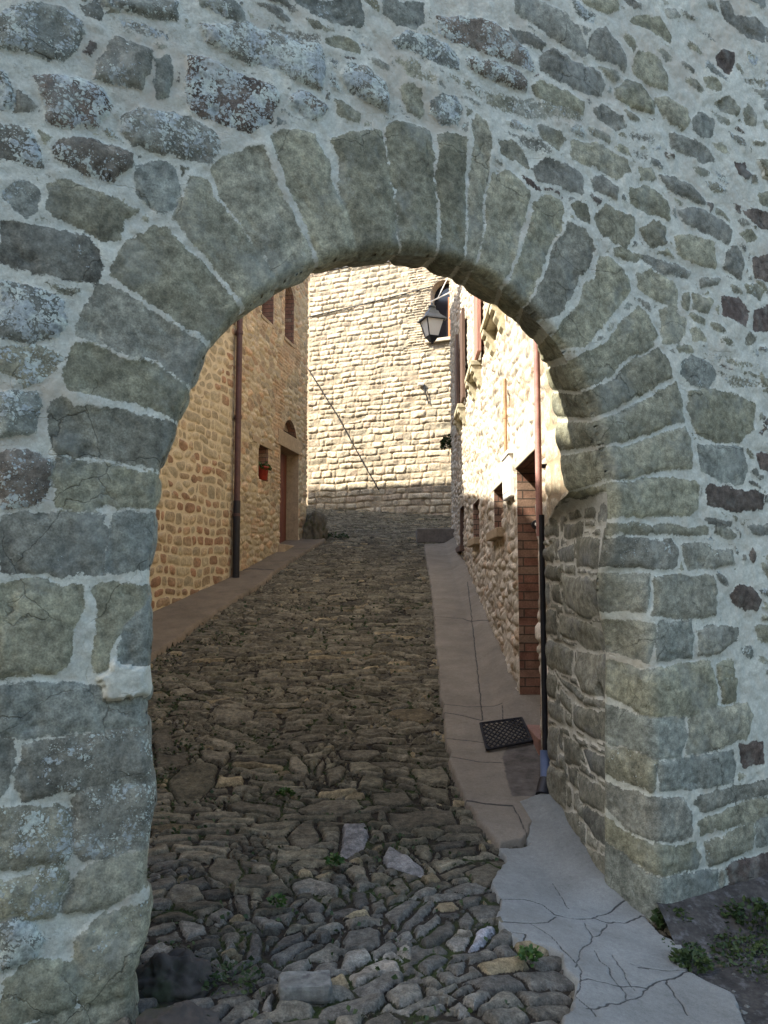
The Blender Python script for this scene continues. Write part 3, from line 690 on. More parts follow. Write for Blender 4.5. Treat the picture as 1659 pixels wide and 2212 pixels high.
def gate_attrs(S, Z, seed=3):
    ws = S + .022 * fbm(S, Z, 7, 3, 11) + .012 * fbm(S, Z, 24, 3, 13); wz = Z + .022 * fbm(S, Z, 7, 3, 12) + .012 * fbm(S, Z, 24, 3, 14)
    best = np.full(S.shape, -.09); sid = np.full(S.shape, -1)
    for i, (kind, pl) in enumerate(WS):
        lo = pl.min(0) - .1; hi = pl.max(0) + .1
        m = (ws > lo[0]) & (ws < hi[0]) & (wz > lo[1]) & (wz < hi[1])
        if not m.any(): continue
        d = poly_sdf(pl, ws[m], wz[m]) + GROW[kind] + (.007 if pl[:, 1].mean() < 1.25 else 0) + (.009 if i >= NRING and pl[:, 0].mean() > .2 and pl[:, 1].mean() > 1.9 else 0)
        b = best[m]; up = d > b
        b[up] = d[up]; best[m] = b
        s_ = sid[m]; s_[up] = i; sid[m] = s_
    # small stones half lost in the mortar between the big ones
    cd, ca, cb = cells(S + .03 * fbm(S, Z, 6, 3, 15), Z + .22 * S + .03 * fbm(S, Z, 6, 3, 16), .17, .085, .95, .8, 25, .012)
    fd = np.minimum(cd - .010, -best - .020)
    m = (fd > -.012) & (ca > .35) & (best < 0) & ((S > .1) | (Z > 2.6)) & (Z > 1.55 - 1.1 * sst(1.8, 2.1, S)) & (ca > .35 + .22 * sst(1.7, 2.3, S))
    best = np.where(m, fd * .7 - .001, best); sid = np.where(m, 1000 + (ca * 900).astype(int), sid)
    fill = m
    # beyond the frame: procedural rubble
    out = np.maximum.reduce([-1.47 - S, Z - (3.75 + .42 * (S + 1.4)) , S - 2.5, -.2 - Z])
    cd, ca, cb = cells(S + .05 * fbm(S, Z, 3, 3, 5), Z + .05 * fbm(S, Z, 3, 3, 6), .42, .22, .8, .6, 21, .03)
    m = (out > -.02) & ((sid < 0) | fill)
    best = np.where(m, cd - .035, best); sid = np.where(m, 1000 + (ca * 900).astype(int), sid)
    return best, sid, ca, cb

RNG = np.random.RandomState(5)
r1 = RNG.rand(2000); r2 = RNG.rand(2000)
KRA = dict(v=(.0, .5), o=(.0, .6), k=(.1, .55), l=(.62, .95), b=(.70, .78), p=(.9, 1.), f=(.2, .7), m=(.3, .4))
KLI = dict(v=(.0, .38), o=(.2, .6), k=(.6, .84), l=(.72, .9), b=(.3, .7), p=(.1, .35), f=(.5, .8), m=(.3, .3))
KH = dict(v=.010, o=.009, k=.012, l=.02, b=.008, p=.008, f=.003, m=.03)
def gate_surface(S, Z):
    sdf, sid, ca, cb = gate_attrs(S, Z)
    ra = np.full(S.shape, .2); rb = np.full(S.shape, .5); li = np.full(S.shape, .2); A = np.full(S.shape, .01)
    for i, (k, pl) in enumerate(WS):
        m = sid == i
        if not m.any(): continue
        ra[m] = KRA[k][0] + (KRA[k][1] - KRA[k][0]) * r1[i]
        li[m] = KLI[k][0] + (KLI[k][1] - KLI[k][0]) * r2[i]
        rb[m] = r2[i + 500]; A[m] = KH[k]
        if k == 'f': sdf[m] = np.minimum(sdf[m] * .3 - .002, .004)
        if k == 'm': sdf[m] = -.03
    m = sid >= 1000
    ra[m] = r1[sid[m] - 1000] * .98; rb[m] = r2[sid[m] - 1000]; li[m] = .35 + .45 * r2[sid[m] - 800]; A[m] = .014
    lump = np.zeros(S.shape)
    for i, (k, pl) in enumerate(WS):
        if k == 'm': mm = sid == i; lump[mm] = .03
    prof = np.where(sdf > 0, 1 - np.exp(-sdf / .016), 0)
    rid = np.abs(fbm(S, Z, 8, 4, 35)); chip = np.minimum(0, vnoise(S * 13, Z * 13, 36) + .18) * np.where(sdf < .05, 1, .25)
    h = A * prof + prof * (.016 * fbm(S, Z, 5, 6, 31) + .014 * vnoise(S * 2.2 + r1[0], Z * 2.2, 44) - .022 * np.maximum(0, .10 - rid) * 5 * .35 + .035 * chip) + (1 - prof) * (.016 * fbm(S, Z, 4, 4, 51) + .008 * fbm(S, Z, 24, 3, 52)) + lump
    return h, sdf, sid, ra, rb, li

root = empty('gate_wall', tuple(gw.at(-1.2, 0)), 'old stone town gate wall with round arched opening, pale mortar and lichen', 'wall')
def gate_grid(s0, s1, z0, z1, st):
    s = np.arange(s0, s1 + st / 2, st); z = np.arange(z0, z1 + st / 2, st)
    return [a.copy() for a in np.meshgrid(s, z)]
ST = .0105
S, Z = gate_grid(-1.75, 2.78, -.5, 5.35, ST)
hole = np.full(S.shape, -9.)
near = (S > -1.3) & (S < 1.75) & (Z < 3.4)
hole[near] = poly_sdf(OPEN, S[near], Z[near])
keepv = hole < 1.42 * ST
mv = (hole > -.62 * ST) & (hole < 1.42 * ST)
inside = hole < 0
e = 1e-3
gx = (poly_sdf(OPEN, S[mv] + e, Z[mv]) - poly_sdf(OPEN, S[mv] - e, Z[mv])) / (2 * e)
gz = (poly_sdf(OPEN, S[mv], Z[mv] + e) - poly_sdf(OPEN, S[mv], Z[mv] - e)) / (2 * e)
hh = hole[mv]
S[mv] -= gx * hh; Z[mv] -= gz * hh
hole[mv] = 0
keepf = keepv[:-1, :-1] & keepv[:-1, 1:] & keepv[1:, 1:] & keepv[1:, :-1] & (inside[:-1, :-1] | inside[:-1, 1:] | inside[1:, 1:] | inside[1:, :-1])
H, sdf, sid, ra, rb, li = gate_surface(S, Z)
ed = np.clip(-hole, 0, 1)
rr = R_AR
push = np.where(ed < rr, rr - np.sqrt(np.maximum(0, rr * rr - (rr - ed) ** 2)), 0)
fade = sst(0, .05, ed)
H = H * fade - push
P = FP(S, Z, H)
NRM = grid_normals(P)
at = dict(sdf=sdf, ra=ra, rb=rb, li=li)
fsid = sid[:-1, :-1]
ring = keepf & (fsid >= 0) & (fsid < NRING)
place('masonry', grid_mesh('masonry', P, keepf & ~ring, at, norm=NRM), M['gate'], root)
# soffit and jambs -----------------------------------------------------
al = arclen(ED)
tt = np.linspace(0, al[-1], int(al[-1] / .0125))
es, ez = np.interp(tt, al, ED[:, 0]), np.interp(tt, al, ED[:, 1])
P2 = FP(np.array([ED[-5, 0]]), np.array([.6]), np.array([-R_AR]))[0][:2]
P3 = np.array([1.12, 5.5])
jam = Wall(P2, P3)
# pairs: front arris -> back arris (both measured), depth of the back arris behind the wall face
PAIR = [((668,578),(650,594),.36),((750,552),(716,574),.38),((850,543),(830,561),.38),((945,550),(915,576),.38),((1010,572),(982,607),.38),((1080,610),(1060,652),.375),((1150,670),(1130,706),.37),((1215,740),(1176,764),.365),
        ((1262,830),(1193,832),.36),((1290,900),(1204,900),.355),((1304,964),(1211,980),.35),((1322,1037),(1229,1062),.345)]
pt = []; pb = []
for f_, b_, o_ in PAIR:
    k = int(np.argmin([abs(q[0] - f_[0]) + abs(q[1] - f_[1]) for q in EDGE_PX])); pt.append(al[k])
    u_, z_ = gw.px(b_[0], b_[1], -o_); pb.append(gw.at(u_, z_, -o_))
pb = np.array(pb); pt = np.array(pt)
front = FP(es, ez, np.full(es.shape, -R_AR))
back = gw.at(es - .0, ez, -.38)
cen = np.array([.2, 1.97])
dirv = np.stack([es, ez], -1) - cen; dirv /= np.linalg.norm(dirv, axis=1, keepdims=True)
back = back + gw.at(dirv[:, 0] * .03, dirv[:, 1] * .03) - gw.at(0, 0)
inter = np.stack([np.interp(tt, pt, pb[:, i]) for i in range(3)], -1)
w1 = sst(pt[0] - .25, pt[0] + .05, tt)[:, None]
back = back * (1 - w1) + inter * w1
jb = np.stack([np.full(ez.shape, P3[0]), np.full(ez.shape, P3[1]), ez], -1)
w2 = sst(pt[-1] + .0, pt[-1] + .16, tt)[:, None]
back = back * (1 - w2) + jb * w2
NW = 64
w = np.linspace(0, 1, NW) ** 1.15
PR = front[None] * (1 - w[:, None, None]) + back[None] * w[:, None, None]
lip = FP(es + dirv[:, 0] * .03, ez + dirv[:, 1] * .03, np.full(es.shape, -R_AR - .016))
PR = np.concatenate([lip[None], PR]); w = np.concatenate([[0.], w]); NW += 1
NR = grid_normals(PR)
tin = Vector((0, 0, 1))
if NR[NW // 2, len(tt) // 2, 2] > 0: NR = -NR; flip = True
else: flip = False
# attributes: arch joints run through; the right jamb has its own stones
so = es + dirv[:, 0] * .06; zo = ez + dirv[:, 1] * .06
_, fs, fi, fra, frb, fli = gate_surface(so[None], zo[None])
one = np.ones((NW, 1))
sdfR, raR, rbR = one * fs, one * fra, one * frb
liR = np.zeros(sdfR.shape)
jm = (tt > pt[-1] + .05)
U = (PR[:, jm, 0] - jam.p0[0]) * jam.t[0] + (PR[:, jm, 1] - jam.p0[1]) * jam.t[1]
Zj = PR[:, jm, 2]
def jam_attrs(U, Zj):
    best = np.full(U.shape, -.06); jr = np.full(U.shape, .3); jt = np.full(U.shape, .5)
    wu = U + .022 * fbm(U, Zj, 7, 3, 61); wz = Zj + .022 * fbm(U, Zj, 7, 3, 62)
    for i, (T, p) in enumerate(JQ):
        pl = jam.poly(p, *T); pl[:, 0] += np.where(pl[:, 0] < .07, -.1, 0); d = poly_sdf(pl, wu, wz); up = d > best
        best = np.where(up, d, best); jr = np.where(up, .7 * r1[i + 700] * .75, jr); jt = np.where(up, r2[i + 700], jt)
    cd, ca, cb = courses(wu, wz, .3, .17, .5, 77, .02)
    fl_ = np.minimum(cd - .010, -best - .022); m = (fl_ > 0) & (Zj > -.25)
    best = np.where(m, fl_, best); jr = np.where(m, ca * .5, jr); jt = np.where(m, cb, jt)
    hi = Zj > 1.95
    return np.where(hi, cd - .02, best + .010), np.where(hi, ca * .5, jr), np.where(hi, cb, jt)
d_, a_, b_ = jam_attrs(U, Zj)
sdfR[:, jm], raR[:, jm], rbR[:, jm] = d_, a_, b_
sdfR -= .004
prR = np.where(sdfR > 0, 1 - np.exp(-sdfR / .015), 0)
arc = np.broadcast_to(tt[None], sdfR.shape); wl = np.broadcast_to(w[:, None] * .6, sdfR.shape)
hR = prR * (.016 + .024 * fbm(arc, wl, 5, 5, 71)) + (1 - prR) * .008 * fbm(arc, wl, 9, 3, 73)
hR = hR * sst(0, .12, w)[:, None]
hole_ = sst(.05, .02, np.hypot((np.broadcast_to(ez[None], sdfR.shape) - .96) * .9, (np.linalg.norm(PR - front[None], axis=-1) - .09) * 1.0)) * jm[None]
sdfR -= .0 * hole_
PR = PR + NR * (hR - .13 * hole_)[..., None]
NR2 = grid_normals(PR, flip)
jf = np.broadcast_to(jm[None, :-1], (NW - 1, len(tt) - 1))
NRM2 = grid_normals(PR, flip)
ringo = place('arch_ring', grid_mesh('arch_ring', PR, ~jf, dict(sdf=sdfR, ra=raR, rb=rbR, li=liR), flip=flip, norm=NRM2), M['gate'], root)
place('jamb', grid_mesh('jamb', PR, jf.copy(), dict(sdf=sdfR, ra=raR, rb=rbR, li=liR), flip=flip, norm=NRM2), M['jamb'], root)
for i in range(NRING):
    k = ring & (fsid == i)
    if k.any(): place('voussoir', grid_mesh('voussoir', P, k, at, norm=NRM), M['gate'], ringo)
# the rest of the wall, its back and its top
st = .045
S, Z = gate_grid(-9, 9, -.8, 7.6, st)
inn = (S > -1.74) & (S < 2.77) & (Z > -.6) & (Z < 5.34)
H, sdf, sid, ra, rb, li = gate_surface(S, Z)
keepf = ~(inn[:-1, :-1] & inn[:-1, 1:] & inn[1:, 1:] & inn[1:, :-1])
place('upper_masonry', grid_mesh('upper_masonry', gw.at(S, Z, H - .006), keepf, dict(sdf=sdf, ra=ra, rb=rb, li=li)), M['gate'], root)
S, Z = gate_grid(-9, 9, -.8, 7.6, .1)
inn = (S > -1.25) & (S < 2.2) & (Z < 3.6)
keepf = ~(inn[:-1, :-1] | inn[:-1, 1:] | inn[1:, 1:] | inn[1:, :-1])
place('back_face', grid_mesh('back_face', gw.at(S, Z, -.36), keepf, {}, flip=True), M['plain_wall'], root)
mb = MB()
mb.box(gw.at(0, 7.6, -.18), gw.at(18.1, 0) - gw.at(0, 0), np.append(gw.n, 0) * .42, (0, 0, .06))
mb.build('coping', M['dressed_brown'], root)

# ------------------------------------------------------------------ flank wall between the gate and the street house
fl = Wall(P2 + (P3 - P2) * .45, P3)
root = empty('flank_wall', (P3[0], P3[1], .1), 'short sunlit stone wall joining the gate arch to the house on the right', 'wall')
s, z = np.meshgrid(np.arange(0, fl.L + .03, .015), np.arange(1.9, 4.6, .015))
cd, ca, cb = courses(s + .03 * fbm(s, z, 4, 3, 3), z + .04 * fbm(s, z, 4, 3, 4), .34, .24, .5, 9, .03)
pr = np.where(cd > .012, 1 - np.exp(-(cd - .012) / .02), 0)
hh = .012 * pr + .014 * pr * fbm(s, z, 6, 4, 8) - .012
place('masonry', grid_mesh('masonry', fl.at(s, z, hh - .01), None, dict(sdf=cd - .012, ra=ca * .55, rb=cb, li=ca * 0)), M['end'], root)
mb = MB()
e0 = fl.at(0, 0); ex = fl.at(fl.L, 0) - e0; nn = np.append(fl.n, 0)
mb.box(e0 + ex * .55 - nn * .2 + np.array([0, 0, 2.2]), ex * .9, nn * .34, (0, 0, 4.9))
mb.build('core', M['plain_wall'], root)

# ------------------------------------------------------------------ street
HB = [(340,1330),(500,1255),(660,1165)]
hb = to_ground(*np.array(HB, float).T)
print('left base', hb); print('right base', to_ground(np.array([1120., 985.]), np.array([1530., 1180.])))
STRIP = [(915,1180),(922,1230),(931,1290),(940,1400),(951,1520),(966,1640),(985,1712),(1000,1742),(1035,1792),(1078,1840),(1130,1832),(1150,1800),(1180,1740)]
strip = np.vstack([gpoly(STRIP), [[1.35, 5.6], [1.6, 9], [1.75, 13], [1.85, 16.4]], gpoly([(985, 1180)])[:0]])
APR = [(1075,1838),(1085,1870),(1062,1920),(1075,1950),(1065,1985),(1086,2020),(1120,2042),(1165,2050),(1210,2070),(1226,2112),(1250,2132),(1243,2160),(1215,2212),(1205,2300),(1640,2300),(1600,2212),(1582,2160),(1492,2112),(1482,2052),(1432,2032),(1400,1985)]
aprp = np.vstack([gpoly(APR), [[1.75, 4.25], [1.5, 5.4], [1.25, 5.75]], gpoly([(1172, 1742), (1108, 1752), (1142, 1830)])])
PVL = [(335,1425),(450,1342),(560,1272),(622,1222),(705,1170)]
pavl = np.vstack([gpoly([(240, 1500)]), gpoly(PVL), [[-2.0, 17.4], [-2.75, 13.2], [-3.9, 10.4], [-4.4, 8.6]]])
soil = np.array([[1.0, 1.2], [1.12, 2.7], [1.3, 3.2], [1.45, 3.6], [1.5, 4.6], [5.5, 6.4], [7, 3.0], [5, .6]])

gpolys = [gpoly(p, *T) for T, p in GS]
def cobbles(x, d):
    wx = x + .07 * fbm(x, d, 2.4, 5, 80); wd = d + .09 * fbm(x, d, 1.8, 5, 81)
    far = sst(5.0, 7.0, d)
    c1 = cells(wx + wd * .25, wd - wx * .3, .205, .105, 1.0, .95, 90, .003, True)
    c2 = cells(wx, wd + .06 * np.sin(wx * 1.1), .225, .09, .95, .75, 95, .003, True)
    c3 = cells(wx, wd, .075, .055, .95, .9, 97, .003, True)              # chips between the slabs
    def slabs(a, su, sv, seed):
        ca_, sa_ = math.cos(a), math.sin(a)
        u_, v_ = wx * ca_ + wd * sa_, -wx * sa_ + wd * ca_
        q = courses(u_ + .02 * vnoise(x * 9, d * 9, seed), v_ + .03 * fbm(x, d, 3.1, 3, seed + 1), su, sv, .85, seed, .004)
        return (*q, .12 * vnoise(u_ / su, v_ / sv, 3), .12 * vnoise(u_ / su, v_ / sv, 4))
    c4 = slabs(.08, .29, .105, 101); c5 = slabs(.5, .23, .115, 111)
    pick = lambda m_, p_, q_: [np.where(m_, a, b) for a, b in zip(p_, q_)]
    near_ = pick((vnoise(x * 1.7, d * 1.7, 121) + .35 * x > -.05), c5, c1)
    midf = pick(vnoise(x * 1.5, d * 2.2, 122) > -.16, c4, c2)
    m = far > .5 + .5 * vnoise(x * 4, d * 4, 6)
    m3 = (vnoise(x * 2.6, d * 3.4, 98) > .2)
    sd, ra, rb, lu, lv = pick(m3, c3, pick(m | (d > 4.4 + .8 * vnoise(x * 2, d * 2, 123)), midf, near_))
    sd = sd - np.where(m3, .006, .011 + .014 * vnoise(x * 3.7, d * 3.7, 99))
    grey = sst(5.2, 3.4, d + 1.3 * fbm(x, d, 1.6, 4, 124) + .5 * (rb - .5))
    ra = np.where(ra > .93, .9, ra * .47 * (1 - grey) + grey * (.52 + .34 * ra))
    tilt = (ra - .46) * .42 * lu + (rb - .5) * .5 * lv
    for i, pl in enumerate(gpolys):
        lo = pl.min(0) - .06; hi = pl.max(0) + .06
        q = (x > lo[0]) & (x < hi[0]) & (d > lo[1]) & (d < hi[1])
        if not q.any(): continue
        xx, dd = x[q], d[q]
        ds = poly_sdf(pl, xx + .02 * fbm(xx, dd, 9, 3, 82), dd + .02 * fbm(xx, dd, 9, 3, 83)) - .001
        ins = ds > -.014
        s_ = sd[q]; s_[:] = np.where(ins, ds, np.minimum(s_, -ds - .014)); sd[q] = s_
        a_ = ra[q]; a_[ins] = PALE.get(i, r1[i + 900] * .45 if pl[:, 1].mean() > 4.3 else .53 + .33 * r1[i + 900]); ra[q] = a_
        b_ = rb[q]; b_[ins] = r2[i + 900]; rb[q] = b_
        c_ = pl.mean(0); t_ = tilt[q]; t_[ins] = ((r1[i + 950] - .5) * .12 * (xx - c_[0]) + (r2[i + 950] - .5) * .2 * (dd - c_[1]))[ins]; tilt[q] = t_
    return sd, ra, rb, np.clip(tilt, -.02, .02)

def street_patch(name, x0, x1, d0, d1, sx, sd_, smooth=True):
    x, d = np.meshgrid(np.arange(x0, x1 + sx / 2, sx), np.arange(d0, d1 + sd_ / 2, sd_))
    sd, ra, rb, tilt = cobbles(x, d)
    pr = np.where(sd > 0, 1 - np.exp(-sd / .006), 0)
    amp = .020 - .006 * (d < 5)
    amp = amp * (1 - .5 * sst(11, 17, d))
    h = pr * (amp * (.5 + .9 * rb) + .018 * fbm(x, d, 9, 5, 84) + tilt) + (1 - pr) * (-.012 + .010 * fbm(x, d, 18, 3, 85))
    h += .03 * fbm(x, d, .9, 2, 87)
    drop = np.zeros(x.shape)
    for pl, m in ((strip, .02), (aprp, .03), (pavl, .03), (soil, .1)):
        drop = np.maximum(drop, sst(0, .03, poly_sdf(pl, x, d) - m))
    z = G(x, d) + h * (1 - drop) - .07 * drop
    me = grid_mesh(name, np.stack([x, d, z], -1), None, dict(sdf=sd, ra=ra, rb=rb))
    if not smooth: me.polygons.foreach_set('use_smooth', np.zeros(len(me.polygons), bool))
    return me
o = place('cobbled_street', street_patch('cobbled_street', -2.9, 1.7, 2.0, 6.6, .0085, .0078, False), M['cobble']); tag(o, 'rough stone cobbles of the lane at the gate', kind='structure')
o = place('upper_street', street_patch('upper_street', -5.5, 2.3, 6.6, 24.0, .026, .022, False), M['cobble']); tag(o, 'cobbled lane climbing away beyond the gate', kind='structure')
mb = MB()
mb.add([(-150, -150, -.42), (150, -150, -.42), (150, 150, -.42), (-150, 150, -.42)], [(0, 1, 2, 3)])
tag(mb.build('ground', M['soil']), kind='structure')

def sheet(name, poly, lift, step, mat, cracks=(), cw=.03, dark=(), extra=None, edge=.014):
    lo = poly.min(0) - .04; hi = poly.max(0) + .04
    x, d = np.meshgrid(np.arange(lo[0], hi[0], step), np.arange(lo[1], hi[1], step))
    sd = poly_sdf(poly, x, d) + edge * 2 * fbm(x, d, 6, 4, 33)
    ck = np.zeros(x.shape); dk = np.zeros(x.shape)
    for c, wd in cracks:
        c = np.asarray(c)
        w0 = max(wd * .75, step * 1.25)
        ck = np.maximum(ck, (1 - line_dist(c, x + cw * fbm(x, d, 7, 4, 41), d + cw * fbm(x, d, 7, 4, 42)) / w0) * min(1, .35 + .65 * wd * .75 / w0))
    ck = np.clip(ck, 0, 1)
    for pl in dark: dk = np.maximum(dk, sst(-.05, .05, poly_sdf(pl, x, d)))
    kv = sd > -step * .9
    keep = kv[:-1, :-1] & kv[:-1, 1:] & kv[1:, 1:] & kv[1:, :-1]
    z = G(x, d) + lift * sst(-step, .02, sd) - .05 * sst(.02, -step, sd) + .005 * fbm(x, d, 5, 4, 45) - .008 * ck + .015 * fbm(x, d, 1.3, 2, 46)
    if extra is not None: z = z + extra(x, d)
    return place(name, grid_mesh(name, np.stack([x, d, z], -1), keep, dict(crk=ck, dark=dk)), mat)

def gl(pts, T): return gpoly(pts, *T)
SC = [([(1050,0)],)]
strip_cracks = [(gl(p, (0, 0, 1)), w_) for p, w_ in (
 ([(1003,1745),(1050,1752),(1105,1757)], .022), ([(1010,1275),(1018,1340),(1030,1440),(1040,1540),(1042,1566)], .008), ([(960,1550),(1000,1556),(1040,1566)], .012), ([(966,1608),(1000,1612),(1048,1618)], .009), ([(975,1650),(1030,1660),(1085,1662)], .009), ([(958,1532),(1010,1538),(1085,1536)], .008), ([(1108,1757),(1125,1790),(1142,1828)], .006), ([(1085,1540),(1088,1570)],.006), ([(935,1340),(1000,1345),(1060,1370)],.012))]
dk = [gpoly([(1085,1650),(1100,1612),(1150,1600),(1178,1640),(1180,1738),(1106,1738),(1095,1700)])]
def fillet(x, d):
    hx = 1.195 + .025 * (d - 5.6)
    return .10 * sst(.26, .02, hx - x) * sst(6.6, 7.6, d)
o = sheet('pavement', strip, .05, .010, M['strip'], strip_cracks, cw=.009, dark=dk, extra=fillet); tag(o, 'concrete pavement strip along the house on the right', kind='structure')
AC = [(gl(p, Z6), w_) for p, w_ in (
 ([(490,950),(600,955),(690,975),(730,1010),(800,1030),(900,1035),(1000,1000),(1075,965)], .011), ([(1075,965),(1130,1000)], .012), ([(905,1035),(960,1055),(1040,1060),(1100,1030),(1130,1040)], .012), ([(520,1050),(600,1055),(700,1045),(740,1020)], .009),
 ([(840,1325),(900,1315),(1000,1335),(1140,1350),(1220,1310),(1320,1280)], .011), ([(730,880),(780,960),(800,990)], .005), ([(620,1050),(720,1110),(800,1200),(860,1280)], .006), ([(860,1050),(905,1120),(870,1170),(830,1260)], .006), ([(905,1120),(960,1060)], .006),
 ([(920,1180),(980,1290),(1060,1400)], .005), ([(990,1200),(1040,1290),(1080,1360)], .005), ([(1220,1320),(1270,1400),(1310,1460)], .008), ([(1060,1240),(1200,1270),(1310,1275)], .005), ([(860,1280),(850,1400),(900,1470)], .006), ([(560,1100),(610,1105),(600,1170),(660,1200)], .009), ([(1140,1355),(1040,1420),(860,1440)], .006), ([(1090,1255),(1125,1258)], .02), ([(900,820),(980,905),(1030,925)], .007))]
def apx(x, d):
    u = jam.p0[0] + (d - jam.p0[1]) * jam.t[0] / jam.t[1]
    return .07 * sst(.35, .02, u - x) * sst(4.2, 4.5, d)
o = sheet('concrete_apron', aprp, .028, .0062, M['apron'], [(c_, w_ * .7) for c_, w_ in AC], extra=apx, edge=.022); tag(o, 'cracked grey concrete apron under the right side of the arch', kind='structure')
def slope(x, d): return np.clip(.12 * (-1.9 + .2 * (d - 16) - x), 0, .12)
o = sheet('side_pavement', pavl, .07, .022, M['pave_left'], [(gl([(515,1243),(540,1238),(590,1240)], (0, 0, 1)), .05)]); tag(o, 'brown concrete pavement along the houses on the left', kind='structure')
x, d = np.meshgrid(np.arange(.9, 6.5, .03), np.arange(.8, 6.0, .03))
kv = poly_sdf(soil, x, d) > -.1
z = G(x, d) + .02 * fbm(x, d, 2, 4, 66) + .012 * fbm(x, d, 11, 3, 67) + .10 * sst(.35, .0, (3.5 + .5 * x - d) / 1.118) + .0 
o = place('bare_soil', grid_mesh('bare_soil', np.stack([x, d, z], -1), kv[:-1, :-1] & kv[1:, 1:]), M['soil']); tag(o, kind='structure')

# ------------------------------------------------------------------ houses
# unseen house added behind the viewer to keep low sky off the gate
root = empty('sky_block_house', (-1.5, -7, -.3), 'plain rubble house added unseen behind the viewer to block low sky from the gate', 'house')
mb = MB(); mb.box((-1.5, -10, 3.4), (17, 0, 0), (0, 6, 0), (0, 0, 7.6)); mb.build('wall', M['plain_wall'], root)
mb = MB(); mb.prism([(-10.4, -6.6, 7.1), (7.4, -6.6, 7.1), (7.4, -10, 8.9), (-10.4, -10, 8.9)], [(-10.4, -6.6, 7.3), (7.4, -6.6, 7.3), (7.4, -10, 9.1), (-10.4, -10, 9.1)])
mb.prism([(-10.4, -13.4, 7.1), (7.4, -13.4, 7.1), (7.4, -10.0, 8.9), (-10.4, -10.0, 8.9)], [(-10.4, -13.4, 7.3), (7.4, -13.4, 7.3), (7.4, -10.0, 9.1), (-10.4, -10.0, 9.1)]); mb.build('roof', M['roof'], root)
for xx in (-7.5, -4, -.5, 3.2):
    for zz in (1.2, 4.3):
        mb = MB(); mb.box((xx, -6.97, zz + .6), (.9, 0, 0), (0, .1, 0), (0, 0, 1.3)); w_o = mb.build('window', M['wood_dark'], root)
        mb = MB(); mb.box((xx, -6.9, zz + .6), (.7, 0, 0), (0, .05, 0), (0, 0, 1.1)); mb.build('pane', M['glass'], w_o)
def rect(s0, s1, z0, z1): return lambda s, z: -np.maximum(np.abs(s - (s0 + s1) / 2) - (s1 - s0) / 2, np.abs(z - (z0 + z1) / 2) - (z1 - z0) / 2)
def archo(s0, s1, z0, z1):
    r = (s1 - s0) / 2; c = (s0 + s1) / 2
    a = rect(s0, s1, z0, z1 - r)
    return lambda s, z: np.maximum(a(s, z), r - np.hypot(s - c, z - (z1 - r)))
def outline(s0, s1, z0, z1, arch=False):
    if not arch: return [(s0, z0), (s1, z0), (s1, z1), (s0, z1)]
    r = (s1 - s0) / 2; c = (s0 + s1) / 2
    return [(s0, z0), (s1, z0)] + [(c + r * math.cos(a), z1 - r + r * math.sin(a)) for a in np.linspace(0, math.pi, 13)]

def facade(wall, s0, s1, z0, z1, st, holes, fn, relief, mat, parent, name='wall', off=.012, cut=None, rough=.9, ps=.02):
    S, Z = [a.copy() for a in np.meshgrid(np.arange(s0, s1 + st / 2, st), np.arange(z0, z1 + st / 2, st))]
    keepv = np.ones(S.shape, bool); hl = np.full(S.shape, -9.)
    for f in holes:
        hv = f(S, Z); m = np.abs(hv) < .75 * st
        gx = (f(S[m] + 1e-3, Z[m]) - f(S[m] - 1e-3, Z[m])) / 2e-3; gz = (f(S[m], Z[m] + 1e-3) - f(S[m], Z[m] - 1e-3)) / 2e-3
        keepv &= hv < .75 * st
        S[m] -= gx * hv[m]; Z[m] -= gz * hv[m]
        hl = np.maximum(hl, f(S, Z))
    sd, ra, rb = fn(S, Z)
    sd = sd - off
    pr = np.where(sd > 0, 1 - np.exp(-sd / ps), 0)
    h = pr * (relief * (.5 + .9 * rb) + relief * rough * fbm(S, Z, 5, 5, 14)) + (1 - pr) * .35 * relief * fbm(S, Z, 6, 3, 15)
    h *= sst(-.002, .05, -hl) * sst(s0 - .01, s0 + .12, S)
    if cut is not None: keepv &= cut(S, Z)
    keep = keepv[:-1, :-1] & keepv[:-1, 1:] & keepv[1:, 1:] & keepv[1:, :-1]
    flip = wall.n[1] * wall.t[0] - wall.n[0] * wall.t[1] > 0
    return place(name, grid_mesh(name, wall.at(S, Z, h), keep, dict(sdf=sd, ra=ra, rb=rb), flip=flip), mat, parent)

def reveal(wall, ol, depth, mat, parent, name='reveal'):
    """inside faces of an opening, with brick coordinates"""
    v = []; f = []; uv = []
    n = len(ol)
    for i in range(n):
        (a, za), (b, zb) = ol[i], ol[(i + 1) % n]
        k = len(v)
        for (s, z, o_) in ((a, za, .004), (b, zb, .004), (b, zb, -depth), (a, za, -depth)):
            v.append(tuple(wall.at(s, z, o_)))
            uv.append((o_ + .31, z) if abs(zb - za) > abs(b - a) else (s, o_ + .3))
        f.append((k, k + 1, k + 2, k + 3))
    me = bpy.data.meshes.new(name); me.from_pydata(v, [], f)
    a = me.attributes.new('bk', 'FLOAT_VECTOR', 'POINT')
    a.data.foreach_set('vector', np.array([(u, w_, 0) for u, w_ in uv], np.float32).ravel())
    me.update()
    return place(name, me, mat, parent)

